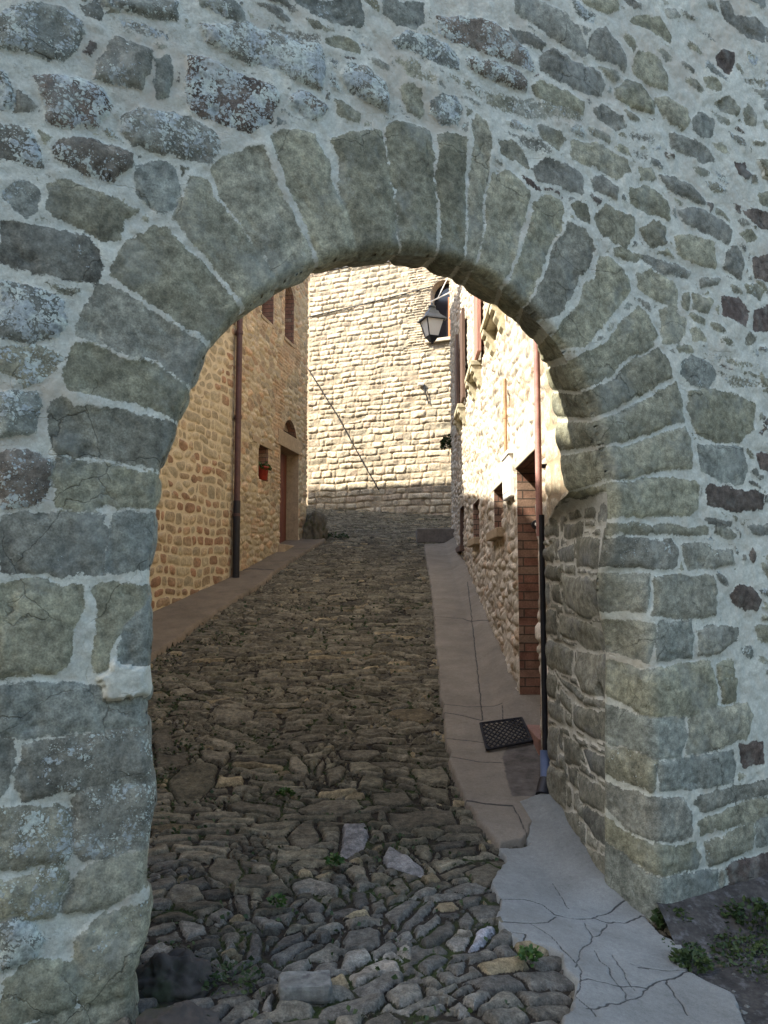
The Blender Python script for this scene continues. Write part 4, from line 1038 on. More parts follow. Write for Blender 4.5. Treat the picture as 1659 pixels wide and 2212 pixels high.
def wbox(mb, wall, s0, s1, z0, z1, o0, o1):
    c = wall.at((s0 + s1) / 2, (z0 + z1) / 2, (o0 + o1) / 2)
    mb.box(c, np.append(wall.t, 0) * (s1 - s0), np.append(wall.n, 0) * (o1 - o0), (0, 0, z1 - z0))
def wbuild(name, wall, boxes, mat, parent, bevel=.004):
    mb = MB()
    for b in boxes: wbox(mb, wall, *b)
    return mb.build(name, mat, parent, bevel=bevel)
def panel(wall, ol, off, mat, parent, name, thick=.03):
    mb = MB()
    mb.prism([tuple(wall.at(s, z, off)) for s, z in ol], [tuple(wall.at(s, z, off - thick)) for s, z in ol])
    return mb.build(name, mat, parent)
def roof(wall, s0, s1, za, zb, depth, parent, pitch=.36):
    mb = MB()
    A = wall.at(s0, za, .12); B = wall.at(s1, zb, .12); C_ = wall.at(s1, zb + pitch * depth, -depth); D_ = wall.at(s0, za + pitch * depth, -depth)
    up = np.array([0, 0, .16])
    mb.prism([tuple(p) for p in (A, B, C_, D_)], [tuple(p + up) for p in (A, B, C_, D_)])
    return mb.build('roof', M['roof'], parent)

# --- near house on the left: pointed masonry
A0, A1, A2 = np.array([-3.03, 10.66]), np.array([-2.454, 12.84]), np.array([-1.67, 17.0])
dn = (A1 - A0) / np.hypot(*(A1 - A0))
N0 = A1 - dn * 11.6
nl = Wall(N0, A1)
root = empty('pointed_house', (*A1, .9), 'house of small rust and ochre stones in flush yellow mortar, left of the drainpipe', 'house')
def fn(s, z):
    s_ = s + .07 * fbm(s, z, 3, 3, 3); z_ = z + .08 * fbm(s, z, 2.2, 3, 4)
    a = courses(s_, z_, .25, .15, .8, 19, .022); b = cells(s_, z_, .26, .15, .9, .6, 23, .022)
    m = vnoise(s * 1.1, z * 1.3, 3) > .02
    return [np.where(m, q, p) for p, q in zip(a, b)]
EA, EB = 8.1, 7.15
def fnn(s, z):
    sd, ra, rb = fn(s, z)
    r_ = vnoise(s * 1.3, z * 1.6, 7) + .5
    return sd - .010 * r_ * (.4 + ra), np.clip(ra * .7 + .5 * (r_ - .5) + .2 * sst(3.5, 1.5, z), 0, 1), rb
facade(nl, nl.L - 3.0, nl.L, .3, 6.4, .017, [], fnn, .012, M['near_left'], root, off=.009, rough=1.4, ps=.008)
EK = [(0, 8.8), (.3, 7.95), (1, 6.85)]
zc = lambda s: np.interp(s / nl.L, *zip(*EK))
facade(nl, 0, nl.L - 2.98, -.6, 9.0, .08, [], fnn, .006, M['near_left'], root, name='front_wall', cut=lambda s, z: z < zc(s))
facade(nl, nl.L - 3.0, nl.L, 6.38, 9.0, .08, [], fnn, .006, M['near_left'], root, name='top_wall', cut=lambda s, z: z < zc(s))
def body(wall, s0, s1, z0, za, zb, depth, parent, mat=M['plain_wall']):
    mb = MB(); i = -.03
    a = [wall.at(s0, z0, i), wall.at(s1, z0, i), wall.at(s1, z0, -depth), wall.at(s0, z0, -depth)]
    b = [wall.at(s0, za, i), wall.at(s1, zb, i), wall.at(s1, zb, -depth), wall.at(s0, za, -depth)]
    mb.prism([tuple(p) for p in a], [tuple(p) for p in b])
    return mb.build('core', mat, parent)
for (a, za), (b, zb) in zip(EK[:-1], EK[1:]):
    body(nl, a * nl.L, b * nl.L - .01, -.6, za - .05, zb - .05, 5, root)
    roof(nl, a * nl.L, b * nl.L - .02, za, zb, 5, root)

# --- tall house on the left
fw = Wall(A1, A2)
root = empty('tall_house', (*A2, 2.4), 'tall shaded rubble house with a brown door and two arched windows, left of the lane', 'house')
Lf = fw.L
def sz(px, py, off=0.): a, b = fw.px(px, py, off); return float(a), float(b)
ds0, dzt = sz(605.6, 962); ds1, _ = sz(645, 980)
dzb = float(G(*fw.at((ds0 + ds1) / 2, 0)[:2])) + .06
us0, uzb = sz(565, 668); us1, _ = sz(590, 700); uzt = uzb + 1.5
vs0, vzb = sz(615, 728); vs1, _ = sz(634, 740); vzt = sz(625, 615)[1]
uzb = vzb; uzt = vzt
ns0, nzt = sz(559, 960); ns1, _ = sz(579, 970); nzb = sz(559, 1034)[1]
as0, azt = sz(612, 898); as1 = sz(641, 960)[0]; azb = dzt + .34
holes = [rect(ds0, ds1, dzb - .5, dzt), archo(us0, us1, uzb, uzt), archo(vs0, vs1, vzb, vzt), rect(ns0, ns1, nzb, nzt), archo(as0, as1, azb, azt)]
def fnf(s, z):
    a = cells(s + .06 * fbm(s, z, 3, 3, 3), z + .05 * fbm(s, z, 3, 3, 4), .26, .115, .9, .8, 29, .012)
    br = courses(s, z, .27, .068, .3, 31, .006)
    m = vnoise(s * .9 + 3, z * .8, 71) + .25 * vnoise(s * 4, z * 4, 72) > .30
    sd, ra, rb = [np.where(m, q, p) for p, q in zip(a, br)]
    return np.where(m, sd - .0, sd), np.where(m, .62 + .3 * ra, ra), rb
ZT = 10.7
facade(fw, 0, Lf, .6, 8.6, .02, holes, fnf, .020, M['far_left'], root, off=.007, rough=1.5, ps=.008)
facade(fw, 0, Lf, 8.58, ZT, .08, [], fnf, .02, M['far_left'], root, name='top_wall')
body(fw, -.0, Lf, .2, ZT, ZT, 6, root) if False else None
# return wall at the far corner and an unseen wing, added to shade the lane's end
mb = MB()
i_ = -.45
for s_, a_ in ((0., 0), (Lf, 1)): pass
q0, q1 = fw.at(.0, .2, -.42), fw.at(Lf, .2, -.42)
mb.box(fw.at(Lf / 2, ZT / 2 + .1, -3.4), np.append(fw.t, 0) * (Lf - .04), np.append(fw.n, 0) * 5.9, (0, 0, ZT - .3))
mb.build('core', M['plain_wall'], root)
mb = MB()
wbox(mb, fw, Lf - .32, Lf, .6, ZT, -.5, -.012); wbox(mb, fw, 0.02, .3, .6, ZT, -.5, -.012); wbox(mb, fw, .25, Lf - .3, ZT - .3, ZT, -.5, -.012)
mb.build('side_wall', M['plain_wall'], root)
mb = MB()
we = Vector((-2.2, 1, 0)).normalized(); wp = Vector((-.41, -.91, 0))
wc = Vector((-3.2, 19.3, 0)) + we * 3 + wp * 1.25
mb.box((wc.x, wc.y, 4.75), we * 6, wp * 2.5, (0, 0, 9.1)); mb.build('shading_wing', M['plain_wall'], root)
roof(fw, -.1, Lf + .2, ZT, ZT, 6, root)
o = reveal(fw, outline(ds0, ds1, dzb - .3, dzt), .34, M['dressed_brown'], root, 'door_reveal')
door = wbuild('door', fw, [(ds0 + .02, ds1 - .02, dzb, dzt - .02, -.30, -.25)], M['wood_red'], root)
wbuild('handle', fw, [(ds0 + .14, ds0 + .18, dzb + 1.0, dzb + 1.12, -.25, -.20)], M['black'], door)
wbuild('lintel', fw, [(ds0 - .16, ds1 + .2, dzt, dzt + .3, -.02, .03)], M['dressed_brown'], root, .012)
wbuild('doorstep', fw, [(ds0 - .1, ds1 + .15, dzb - .3, dzb, -.3, .14)], M['dressed_brown'], root, .015)
reveal(fw, outline(as0, as1, azb, azt, True), .16, M['brick'], root, 'blind_arch')
panel(fw, outline(as0, as1, azb, azt, True), -.16, M['plain_wall'], root, 'arch_infill')
reveal(fw, outline(ns0, ns1, nzb, nzt), .3, M['brick'], root, 'niche')
panel(fw, outline(ns0, ns1, nzb, nzt), -.29, M['plain_wall'], root, 'niche_back')
wbuild('niche_lintel', fw, [(ns0 - .35, ns1 + .2, nzt, nzt + .12, -.02, .025)], M['dressed_brown'], root, .01)
for (a, b, c, d_) in ((us0, us1, uzb, uzt), (vs0, vs1, vzb, vzt)):
    ol = outline(a, b, c, d_, True)
    win = reveal(fw, ol, .3, M['brick'], root, 'window')
    panel(fw, ol, -.27, M['glass'], win, 'pane', .02)
    wbuild('frame', fw, [(a, a + .07, c, d_ - .3, -.27, -.2), (b - .07, b, c, d_ - .3, -.27, -.2), ((a + b) / 2 - .03, (a + b) / 2 + .03, c, d_, -.27, -.22), (a + .07, b - .07, c, c + .07, -.27, -.21)], M['wood_dark'], win)
    wbuild('sill', fw, [(a - .04, b + .04, c - .06, c, -.3, .025)], M['dressed_brown'], win)
# drainpipe at the joint of the two left houses
root = empty('drainpipe', (*(A1 + fw.n * .08), .9), 'tall dark red drainpipe between the two houses on the left', 'drainpipe')
pp = A1 + fw.n * .09 - fw.t * .03
zb = float(G(*pp)) + .05
mb = MB(); mb.tube([(pp[0], pp[1], zb), (pp[0], pp[1], 7.6)], .05, 14); mb.build('pipe', M['iron_red'], root)
mb = MB(); mb.tube([(pp[0], pp[1], zb - .02), (pp[0], pp[1], zb + 1.25)], .058, 14); mb.build('cast_foot', M['black'], root)
for zz in (2.6, 4.2, 5.6):
    mb = MB(); mb.tube([(pp[0], pp[1], zz), (pp[0], pp[1], zz + .05)], .06, 14); wbox(mb, fw, .01, .05, zz, zz + .04, -.01, .09); mb.build('clamp', M['iron_red'], root)
# flower pot in the niche
nc = fw.at((ns0 + ns1) / 2, nzb, -.02)
root = empty('flower_pot', tuple(nc), 'red pot with a green plant in the small niche of the left house', 'flower pot')
mb = MB(); mb.lathe(nc + [0, 0, .005], [(.0, 0), (.09, 0), (.12, .2), (.135, .2), (.135, .24), (.115, .24), (.11, .22), (0, .22)], 20); mb.build('pot', M['red_plastic'], root)

def leaves(mb, c, n, r, h, size, rnd, flat=.5, hang=0.):
    for _ in range(n):
        a = rnd.uniform(0, 2 * math.pi); q = r * math.sqrt(rnd.random())
        p = Vector((c[0] + q * math.cos(a), c[1] + q * math.sin(a), c[2] + h * rnd.random() * (1 - .55 * (q / r) ** 2) - hang * rnd.random()))
        t = Vector((math.cos(a) + rnd.gauss(0, .5), math.sin(a) + rnd.gauss(0, .5), rnd.uniform(-.3, 1.0))).normalized()
        s = size * rnd.uniform(.6, 1.4)
        b = t.cross(Vector((rnd.gauss(0, 1), rnd.gauss(0, 1), rnd.gauss(0, 1)))).normalized() * s * .36
        m = p + t * s * .5 + Vector((0, 0, s * .12))
        mb.add([p, m - b, p + t * s, m + b], [(0, 1, 2, 3)])
rnd = random.Random(8)
mb = MB(); leaves(mb, nc + [0, 0, .20], 190, .13, .12, .065, rnd, hang=.05); mb.build('plant', M['leaf'], root)

# --- house on the right
RA, RB = np.array([1.195, 5.6]), np.array([1.49, 17.4])
rw = Wall(RA, RB)
Lr = rw.L
root = empty('sunlit_house', (1.3, 9, 1.0), 'long sunlit rubble house with stone sills along the right of the lane', 'house')
def rz(px, py, off=0.): a, b = rw.px(px, py, off); return float(a), float(b)
g_at = lambda s: float(G(*rw.at(s, 0)[:2]))
b8 = lambda x, y: (x * .3333 + 870, y * .3333 + 546)
def rzz(x, y): return rz(*b8(x, y))
# door nearest the gate
D0, D1 = rzz(866, 1160)[0], rzz(740, 1300)[0]
DZT = 2.62
DZB = g_at((D0 + D1) / 2) + .1
W0, W1 = rzz(650, 1400)[0], rzz(592, 1420)[0]
WZT = 2.62; WZB = rzz(620, 1800)[1]
X0, X1 = rzz(495, 1540)[0], rzz(457, 1550)[0]
XZB = rzz(470, 1860)[1]
Y0, Y1 = rzz(398, 1640)[0], rzz(372, 1660)[0]
YZB = rzz(385, 1905)[1]; YZT = 2.9
SZ = 4.58
def up_open(a, b): return (a, b, SZ + .07, SZ + 1.6)
SZ = rz(1086, 655)[1] - .07
sD = lambda d_: (d_ - RA[1]) / rw.t[1]
U1 = (sD(8.0) + .14, sD(9.1) - .14); U2 = (sD(10.45) + .14, sD(11.5) - .14); U3 = (sD(13.1) + .14, sD(14.3) - .14)
print('right openings', D0, D1, W0, W1, X0, X1, Y0, Y1, U1, U2, U3, 'L', Lr)
holes = [rect(D0, D1, DZB - .6, DZT), rect(W0, W1, WZB, WZT), rect(X0, X1, XZB, WZT + .1), rect(Y0, Y1, YZB, YZT)]
for a, b in (U1, U2, U3): holes.append(rect(*up_open(a, b)))
def fnr(s, z):
    return cells(s + .08 * fbm(s, z, 3, 3, 3), z + .06 * fbm(s, z, 3, 3, 4), .23, .105, .95, .9, 49, .010)
facade(rw, 0, Lr, -.2, 8.8, .022, holes, fnr, .022, M['right'], root, off=.006, rough=1.6, ps=.008)
mb = MB(); mb.box(rw.at(Lr / 2, 4.4, -3.3), np.append(rw.t, 0) * (Lr - .02), np.append(rw.n, 0) * 5.4, (0, 0, 9.2)); mb.build('core', M['plain_wall'], root)
mb = MB(); wbox(mb, rw, Lr - .3, Lr - .005, -.2, 8.8, -.7, -.015); wbox(mb, rw, 0.005, .2, -.2, 8.8, -.7, -.015); wbox(mb, rw, .2, Lr - .3, 8.5, 8.8, -.7, -.015); mb.build('side_wall', M['plain_wall'], root)
roof(rw, 0, Lr, 8.8, 8.8, 6, root)
def slab_open(a, b, z0, z1, dep, rm=M['brick'], nm='window'):
    return reveal(rw, outline(a, b, z0, z1), dep, rm, root, nm)
dv = slab_open(D0, D1, DZB - .4, DZT, .42, nm='doorway')
dl = wbuild('door', rw, [(D0 + .01, D1 - .01, DZB, DZT - .01, -.42, -.38)], M['wood_dark'], root)
wbuild('lintel', rw, [(D0 - .3, D1 + .35, DZT, DZT + .42, -.02, .02)], M['dressed'], root, .012)
wbuild('threshold', rw, [(D0 - .02, D1 + .03, DZB - .4, DZB - .03, -.4, .025)], M['terracotta'], root, .01)
wv = slab_open(W0, W1, WZB, WZT, .4)
wbuild('pane', rw, [(W0, W1, WZB, WZT, -.4, -.38)], M['glass'], wv)
wbuild('sill', rw, [(W0 - .12, W1 + .12, WZB - .1, WZB, -.1, .09)], M['dressed_brown'], wv, .01)
wbuild('lintel', rw, [(W0 - .15, W1 + .3, WZT, WZT + .3, -.02, .016)], M['dressed'], root, .012)
xv = slab_open(X0, X1, XZB, WZT + .1, .4)
wbuild('pane', rw, [(X0, X1, XZB, WZT + .1, -.4, -.38)], M['glass'], xv)
wbuild('sill', rw, [(X0 - .12, X1 + .12, XZB - .1, XZB, -.1, .09)], M['dressed_brown'], xv, .01)
yv = slab_open(Y0, Y1, YZB, YZT, .3, M['wood_dark'])
wbuild('shutter', rw, [(Y0 + .02, Y1 - .02, YZB, YZT, -.2, -.15)], M['wood_red'], yv)
wbuild('sill', rw, [(Y0 - .12, Y1 + .12, YZB - .1, YZB, -.1, .09)], M['wood_dark'], yv, .01)
def console(wall, s0, s1, z):
    """stone bracket: curved profile tapering back to the wall"""
    prof = [(0, 0), (.15, 0), (.15, -.07), (.11, -.09), (.11, -.14), (.07, -.19), (.055, -.25), (.02, -.29), (.015, -.34), (0, -.36)]
    mb = MB()
    mb.prism([tuple(wall.at(s0, z + q[1], q[0])) for q in prof], [tuple(wall.at(s1, z + q[1], q[0])) for q in prof])
    return mb
for n_, (a, b) in enumerate((U1, U2, U3)):
    a_, b_, c_, d_ = up_open(a, b)
    wn = slab_open(a_, b_, c_, d_, .3, M['dressed'])
    wbuild('pane', rw, [(a_, b_, c_, d_, -.3, -.27)], M['glass'], wn)
    m_ = M['ochre_stone']
    sl = wbuild('sill', rw, [(a - .14, b + .14, SZ, SZ + .07, -.05, .16), (a - .08, b + .08, SZ - .03, SZ - .001, .0, .12)], m_, wn, .012)
    console(rw, a - .12, a + .08, SZ - .003).build('bracket', m_, wn, bevel=.01)
    console(rw, b - .08, b + .12, SZ - .003).build('bracket', m_, wn, bevel=.01)
    sm = (M['wood_red'], M['shutter_pink'], M['wood_dark'])[n_]
    if n_ > 0:
        for (ss, sg) in (((a_, -1),) if n_ == 1 else ((a_, -1), (b_, 1))):
            wbuild('shutter', rw, [(ss - .0 + (0 if sg > 0 else -.5), ss + (.5 if sg > 0 else 0), c_ + .02, d_ - .02, .05, .1)], sm, wn)
# meter cabinet and rusty pipe
a, b = rz(1113, 1000)[0], rz(1098, 1000)[0]
zt = rz(1108, 981)[1]; zb_ = rz(1108, 1076)[1]
root2 = empty('meter_cabinet', tuple(rw.at((a + b) / 2, zb_, .06)), 'tall white meter cabinet on the wall beside the doorway', 'cabinet')
wbuild('case', rw, [(a, b, zb_, zt - .02, -.0, .06)], M['white_paint'], root2, .012)
wbuild('lid', rw, [(a - .02, b + .02, zt - .02, zt + .02, -.0, .075)], M['white_paint'], root2, .006)
wbuild('door', rw, [(a + .04, b - .04, zb_ + .06, zt - .1, .06, .066)], M['white_paint'], root2, .003)
p_ = rw.at((a + b) / 2 + .05, 0, .05)
mb = MB(); mb.tube([(p_[0], p_[1], zt + .02), (p_[0], p_[1], zt + .78)], .018, 12); mb.tube([(p_[0], p_[1], zt + .38), (p_[0], p_[1], zt + .43)], .023, 12)
o = mb.build('conduit', M['rust'], None, base=(p_[0], p_[1], zt)); tag(o, 'short rusty pipe rising above the white meter cabinet', 'pipe')
# thin drainpipe in the corner behind the gate
root = empty('corner_drainpipe', (1.165, 5.66, .2), 'slim drainpipe with a dark foot in the corner by the doorway', 'drainpipe')
px_, py_ = 1.102, 5.64
mb = MB(); mb.tube([(px_, py_, 1.9), (px_, py_, 4.2)], .024, 10); mb.build('pipe', M['copper_pink'], root)
mb = MB(); mb.tube([(px_ + .012, py_ - .02, .32), (px_ + .012, py_ - .02, 2.05)], .02, 12); mb.build('lower_pipe', M['black'], root)
for zz in (1.5, 2.4, 3.4):
    mb = MB(); mb.box((px_ + .05, py_, zz), (.11, 0, 0), (0, .02, 0), (0, 0, .03)); mb.build('clamp', M['black'], root)
gz_ = float(G(1.12, 5.5))
mb = MB(); mb.tube([(px_ + .01, py_ - .02, .42), (px_ + .005, py_ - .05, .25), (px_ - .0, py_ - .09, gz_ + .13)], .036, 12); mb.build('elbow', M['blue_plastic'], root)
mb = MB(); mb.tube([(px_ - .0, py_ - .09, gz_ + .15), (px_ - .04, py_ - .17, gz_ + .07)], .05, 14); mb.build('shoe', M['black'], root)
# door bell and hook in the doorway
q = rw.at(D1 - .012, 0, -.16)
bz = rzz(835, 1722)[1]
bp = np.array([q[0], q[1] - .03, bz])
root = empty('bell_push', tuple(bp), 'black round bell push on the brick door jamb', 'bell')
mb = MB(); mb.tube([bp + [0, .02, 0], bp + [0, -.03, 0]], .042, 18); mb.build('case', M['black'], root)
mb = MB(); mb.tube([bp + [0, -.03, .0], bp + [0, -.045, 0]], .018, 12); mb.build('button', M['white_paint'], root)
mb = MB(); mb.tube([bp + [-.0, .015, -.04], bp + [.02, .0, -.14], bp + [.05, .01, -.22]], .008, 8); mb.build('cable', M['white_paint'], root)
# step where the pavement strip ends
sp = gpoly([(903, 1170), (977, 1166)])
zs = float(G(*sp[0]))
mb = MB(); mb.box(((sp[0][0] + sp[1][0]) / 2, sp[0][1] + .25, zs + .12), (sp[1][0] - sp[0][0] + .05, 0, 0), (0, .7, .0), (0, 0, .3))
o = mb.build('step', M['step'], None, base=(*sp[0], zs), bevel=.02); tag(o, 'dark stone step closing the far end of the pavement strip', 'step')

# --- building closing the lane
ew = Wall((3.5, 20.0), (-5.3, 24.0))
root = empty('end_building', (0, 21.6, 3.4), 'sunlit building of coursed pale stone closing the far end of the lane', 'building')
def ez_(px, py): a, b = ew.px(px, py); return float(a), float(b)
q1s, qzb = ez_(930, 735); q0s = ez_(985, 735)[0]; qzt = ez_(950, 606)[1]
wh = (min(q0s, q1s), max(q0s, q1s), qzb, qzt)
def fne(s, z):
    s_ = s + .05 * fbm(s, z, 4, 4, 3); z_ = z + .045 * fbm(s * .8, z, 2.6, 4, 4)
    a = courses(s_, z_, .37, .185, .8, 59, .016)
    b = courses(s_, z_, .30, .145, .9, 69, .014)
    m = z + .8 * vnoise(s * .8, z * .8, 5) > 6.0
    sd, ra, rb = [np.where(m, q, p) for p, q in zip(a, b)]
    sm = poly_sdf([(wh[0] - .1, wh[2] - .1), (wh[0] - .1, wh[3] + .3), (wh[1] + .35, wh[3] + .35), (wh[1] + .5, wh[2] - .1)], s, z) > -.2 + .3 * vnoise(s * 5, z * 5, 9)
    br = courses(s, z, .28, .07, .2, 79, .008)
    return [np.where(sm, q, p) for p, q in zip((sd, ra, rb), br)]
facade(ew, 0.6, 6.2, 2.6, 11.0, .019, [archo(*wh)], fne, .028, M['end'], root, off=.010, rough=1.3, ps=.010)
mb = MB(); mb.box(ew.at(3.3, 6.6, -3.0), np.append(ew.t, 0) * 9, np.append(ew.n, 0) * 5.2, (0, 0, 9.2)); mb.build('core', M['plain_wall'], root)
roof(ew, -1.2, 7.8, 11.2, 11.2, 5, root)
ol = outline(*wh, True)
win = reveal(ew, ol, .32, M['dressed'], root, 'window')
panel(ew, ol, -.30, M['glass'], win, 'pane', .02)
wbuild('frame', ew, [(wh[0] + .0, wh[0] + (wh[1] - wh[0]) * .40, wh[2] + .05, wh[3] - .42, -.28, -.2)], M['wood_orange'], win)
wbuild('sill', ew, [(wh[0] - .1, wh[1] + .12, wh[2] - .09, wh[2], -.2, .12)], M['dressed'], win, .012)

# --- lantern on a bracket from the sunlit house
ld = 16.6
def at_d(px, py, d):
    r = ray(px, py); return EYE + r * (d / r[1])
lt = at_d(933, 653, ld); lb = at_d(933, 742, ld)
H_ = lt[2] - lb[2]; cx_, cz_ = lt[0], lb[2]
root = empty('street_lantern', (cx_, ld, cz_), 'black four sided street lantern hanging before the arched window at the end of the lane', 'lantern')
yaw = R(20)
def sq(r, z): return [(cx_ + r * math.cos(yaw + R(45) + k * math.pi / 2) * 1.414, ld + r * math.sin(yaw + R(45) + k * math.pi / 2) * 1.414, cz_ + z * H_) for k in range(4)]
wd = .205
mb = MB(); mb.prism(sq(wd * .50, .17), sq(wd * .93, .55), True); mb.build('glass', M['frost'], root)
mb = MB()
for k in range(4):
    a, b = sq(wd * .52, .15)[k], sq(wd * .96, .56)[k]; mb.tube([a, b], .013, 6)
    mb.tube([sq(wd * .52, .16)[k], sq(wd * .52, .16)[(k + 1) % 4]], .013, 6); mb.tube([sq(wd * .96, .56)[k], sq(wd * .96, .56)[(k + 1) % 4]], .014, 6)
mb.prism(sq(wd * .5, .15), sq(wd * .3, .07)); mb.prism(sq(wd * .3, .07), sq(wd * .22, .04)); mb.lathe((cx_, ld, cz_), [(0, -.02), (.02, 0), (.035, .03), (.0, .05)], 10)
mb.build('frame', M['black'], root)
mb = MB(); mb.prism(sq(wd * 1.22, .55), sq(wd * 1.18, .575)); mb.prism(sq(wd * 1.18, .575), sq(wd * .62, .70)); mb.prism(sq(wd * .62, .70), sq(wd * .5, .78)); mb.prism(sq(wd * .36, .78), sq(wd * .3, .85))
mb.lathe((cx_, ld, cz_ + .85 * H_), [(.03, 0), (.075, .02), (.08, .05), (.03, .08), (.025, .12), (.0, .14)], 12)
mb.build('cap', M['cap_highlight'], root)
hp = rw.at(rw.px(977, 640)[0] if False else 11.2, at_d(975, 642, ld)[2], 0.0)
tp = np.array([cx_, ld, cz_ + H_ + .03])
mb = MB(); w1_ = rw.at(11.1, tp[2] + .25, 0); w2_ = rw.at(11.1, tp[2] + .75, 0)
mb.tube([tp - [0.03, 0, .02], w1_], .014, 8); mb.tube([tp + (w1_ - tp) * .28, w2_], .010, 8); mb.tube([tp, tp - [0, 0, .09]], .012, 8)
mb.build('bracket', M['white_paint'], root)

# cables
def cable(pts, r, label, sag=0.):
    mb = MB(); P_ = []
    pts = [np.asarray(p, float) for p in pts]
    for a, b in zip(pts[:-1], pts[1:]):
        for k in range(12):
            t = k / 12; P_.append(a + (b - a) * t - np.array([0, 0, sag * 4 * t * (1 - t)]))
    P_.append(pts[-1])
    mb.tube(P_, r, 6)
    o = mb.build('cable', M['black'], None, base=tuple(pts[0])); tag(o, label, 'cable')
def ept(px, py, off=.05): u, z = ew.px(px, py, off); return ew.at(u, z, off)
cable([ept(660, 686), ept(760, 663), ept(868, 636), ept(935, 618)], .016, 'thin cable sloping across the end building below the arch')
cable([ept(660, 592), ept(760, 575), ept(860, 563), ept(960, 540)], .02, 'thin cable at the very top of the end building under the arch stones')
cable([ept(664, 795), ept(730, 900), ept(790, 1010), ept(818, 1058)], .014, 'slanting wire from the left house corner down the end building')
root = empty('wire_holder', tuple(ept(912, 832)), 'small pale wire holder with a dangling lead on the end building', 'bracket')
mb = MB(); mb.box(ept(909, 830, .07), (.16, 0, 0), (0, .12, 0), (0, 0, .07)); mb.build('mount', M['white_paint'], root, bevel=.01)
mb = MB(); mb.tube([ept(916, 832, .08), ept(920, 850, .08), ept(926, 872, .06)], .018, 8); mb.build('lead', M['black'], root)

# ------------------------------------------------------------------ small things on the ground
def rock(name, c, r, mat, label, cat='boulder', seed=1, sub=4, amp=.22, f=2.2, squash=.3, base=None):
    import bmesh
    from mathutils import noise as mn
    bm = bmesh.new(); bmesh.ops.create_icosphere(bm, subdivisions=sub + 1, radius=1)
    for v in bm.verts:
        p = v.co.copy()
        q = 1 + amp * mn.fractal(p * f + Vector((seed * 7.1, 3, 1)), .8, 2.1, 5)
        # flat facets
        g = mn.cell_vector(p * 1.4 + Vector((seed, 0, 0)))
        v.co = Vector((p.x * r[0], p.y * r[1], p.z * r[2])) * q
    for f_ in bm.faces: f_.smooth = True
    me = bpy.data.meshes.new(name); bm.to_mesh(me); bm.free()
    o = bpy.data.objects.new(name, me); COL.objects.link(o); me.materials.append(mat); o.location = c
    return tag(o, label, cat)
g1 = to_ground(np.array([372., 392., 690.]), np.array([2135., 2205., 1160.]))
rock('boulder', (g1[0][0], g1[0][1] + .04, g1[0][2] - .02), (.165, .12, .13), M['boulder'], 'dark rounded boulder at the foot of the left arch jamb', seed=2)
rock('boulder', (g1[1][0] - .0, g1[1][1] - .06, g1[1][2] - .05), (.17, .12, .12), M['boulder'], 'dark flat boulder lowest in the left corner of the cobbles', seed=5)
mp = gpoly([(683, 1168)])[0]
rock('mossy_mound', (mp[0] - .05, mp[1] + .1, float(G(*mp)) + .1), (.26, .34, .5), M['mossrock'], 'mossy rock heap at the far corner of the tall left house', 'rock', seed=9, amp=.3)
bq = gpoly([(600, 2130), (712, 2122), (716, 2163), (606, 2166)])
c_ = bq.mean(0); ax = (bq[1] - bq[0] + bq[2] - bq[3]) / 2; ay = (bq[0] - bq[3] + bq[1] - bq[2]) / 2
mb = MB(); mb.box((c_[0], c_[1], float(G(*c_)) + .02), (*ax, 0), (*ay, 0), (0, 0, .07))
def rough_box(mb, name, mat, base, label, cat, bevel=.015, amp=.006):
    import bmesh
    from mathutils import noise as mn
    me = mb.mesh(name, bevel)
    bm = bmesh.new(); bm.from_mesh(me)
    bmesh.ops.subdivide_edges(bm, edges=bm.edges, cuts=6, use_grid_fill=True)
    bm.normal_update()
    for v in bm.verts: v.co += v.normal * amp * mn.fractal(v.co * 22, .8, 2, 4)
    for f_ in bm.faces: f_.smooth = True
    bm.to_mesh(me); bm.free()
    o = place(name, me, mat, None, base); return tag(o, label, cat)
rough_box(mb, 'stone_block', M['white_stone'], (c_[0], c_[1], float(G(*c_))), 'pale oblong stone block lying proud of the cobbles', 'stone')

# rubber doormat: frame and lattice
mq = to_ground(np.array([1038., 1127., 1149., 1052.]), np.array([1566., 1554., 1604., 1623.]), .06)
mq = mq + [0, 0, .012]
root = empty('doormat', tuple(mq.mean(0)), 'black rubber lattice doormat on the pavement strip', 'doormat')
def mat_at(a, b): return (mq[0] * (1 - a) + mq[1] * a) * (1 - b) + (mq[3] * (1 - a) + mq[2] * a) * b
mb = MB()
for i in range(4): mb.tube([mq[i], mq[(i + 1) % 4]], .011, 8)
mb.build('rim', M['rubber'], root)
mb = MB(); NB = 8
for k in range(-NB, NB * 2):
    for sg in (1, -1):
        a0, b0, a1, b1 = k / NB, 0., k / NB + sg * .75, 1.
        # clip to the mat
        t0, t1 = 0., 1.
        da = a1 - a0
        lo_, hi_ = sorted(((0 - a0) / da, (1 - a0) / da)); t0, t1 = max(t0, lo_), min(t1, hi_)
        if t1 - t0 < .02: continue
        p, q = mat_at(a0 + da * t0, t0), mat_at(a0 + da * t1, t1)
        mb.tube([p, q], .0062, 6, False)
mb.build('lattice', M['rubber'], root)

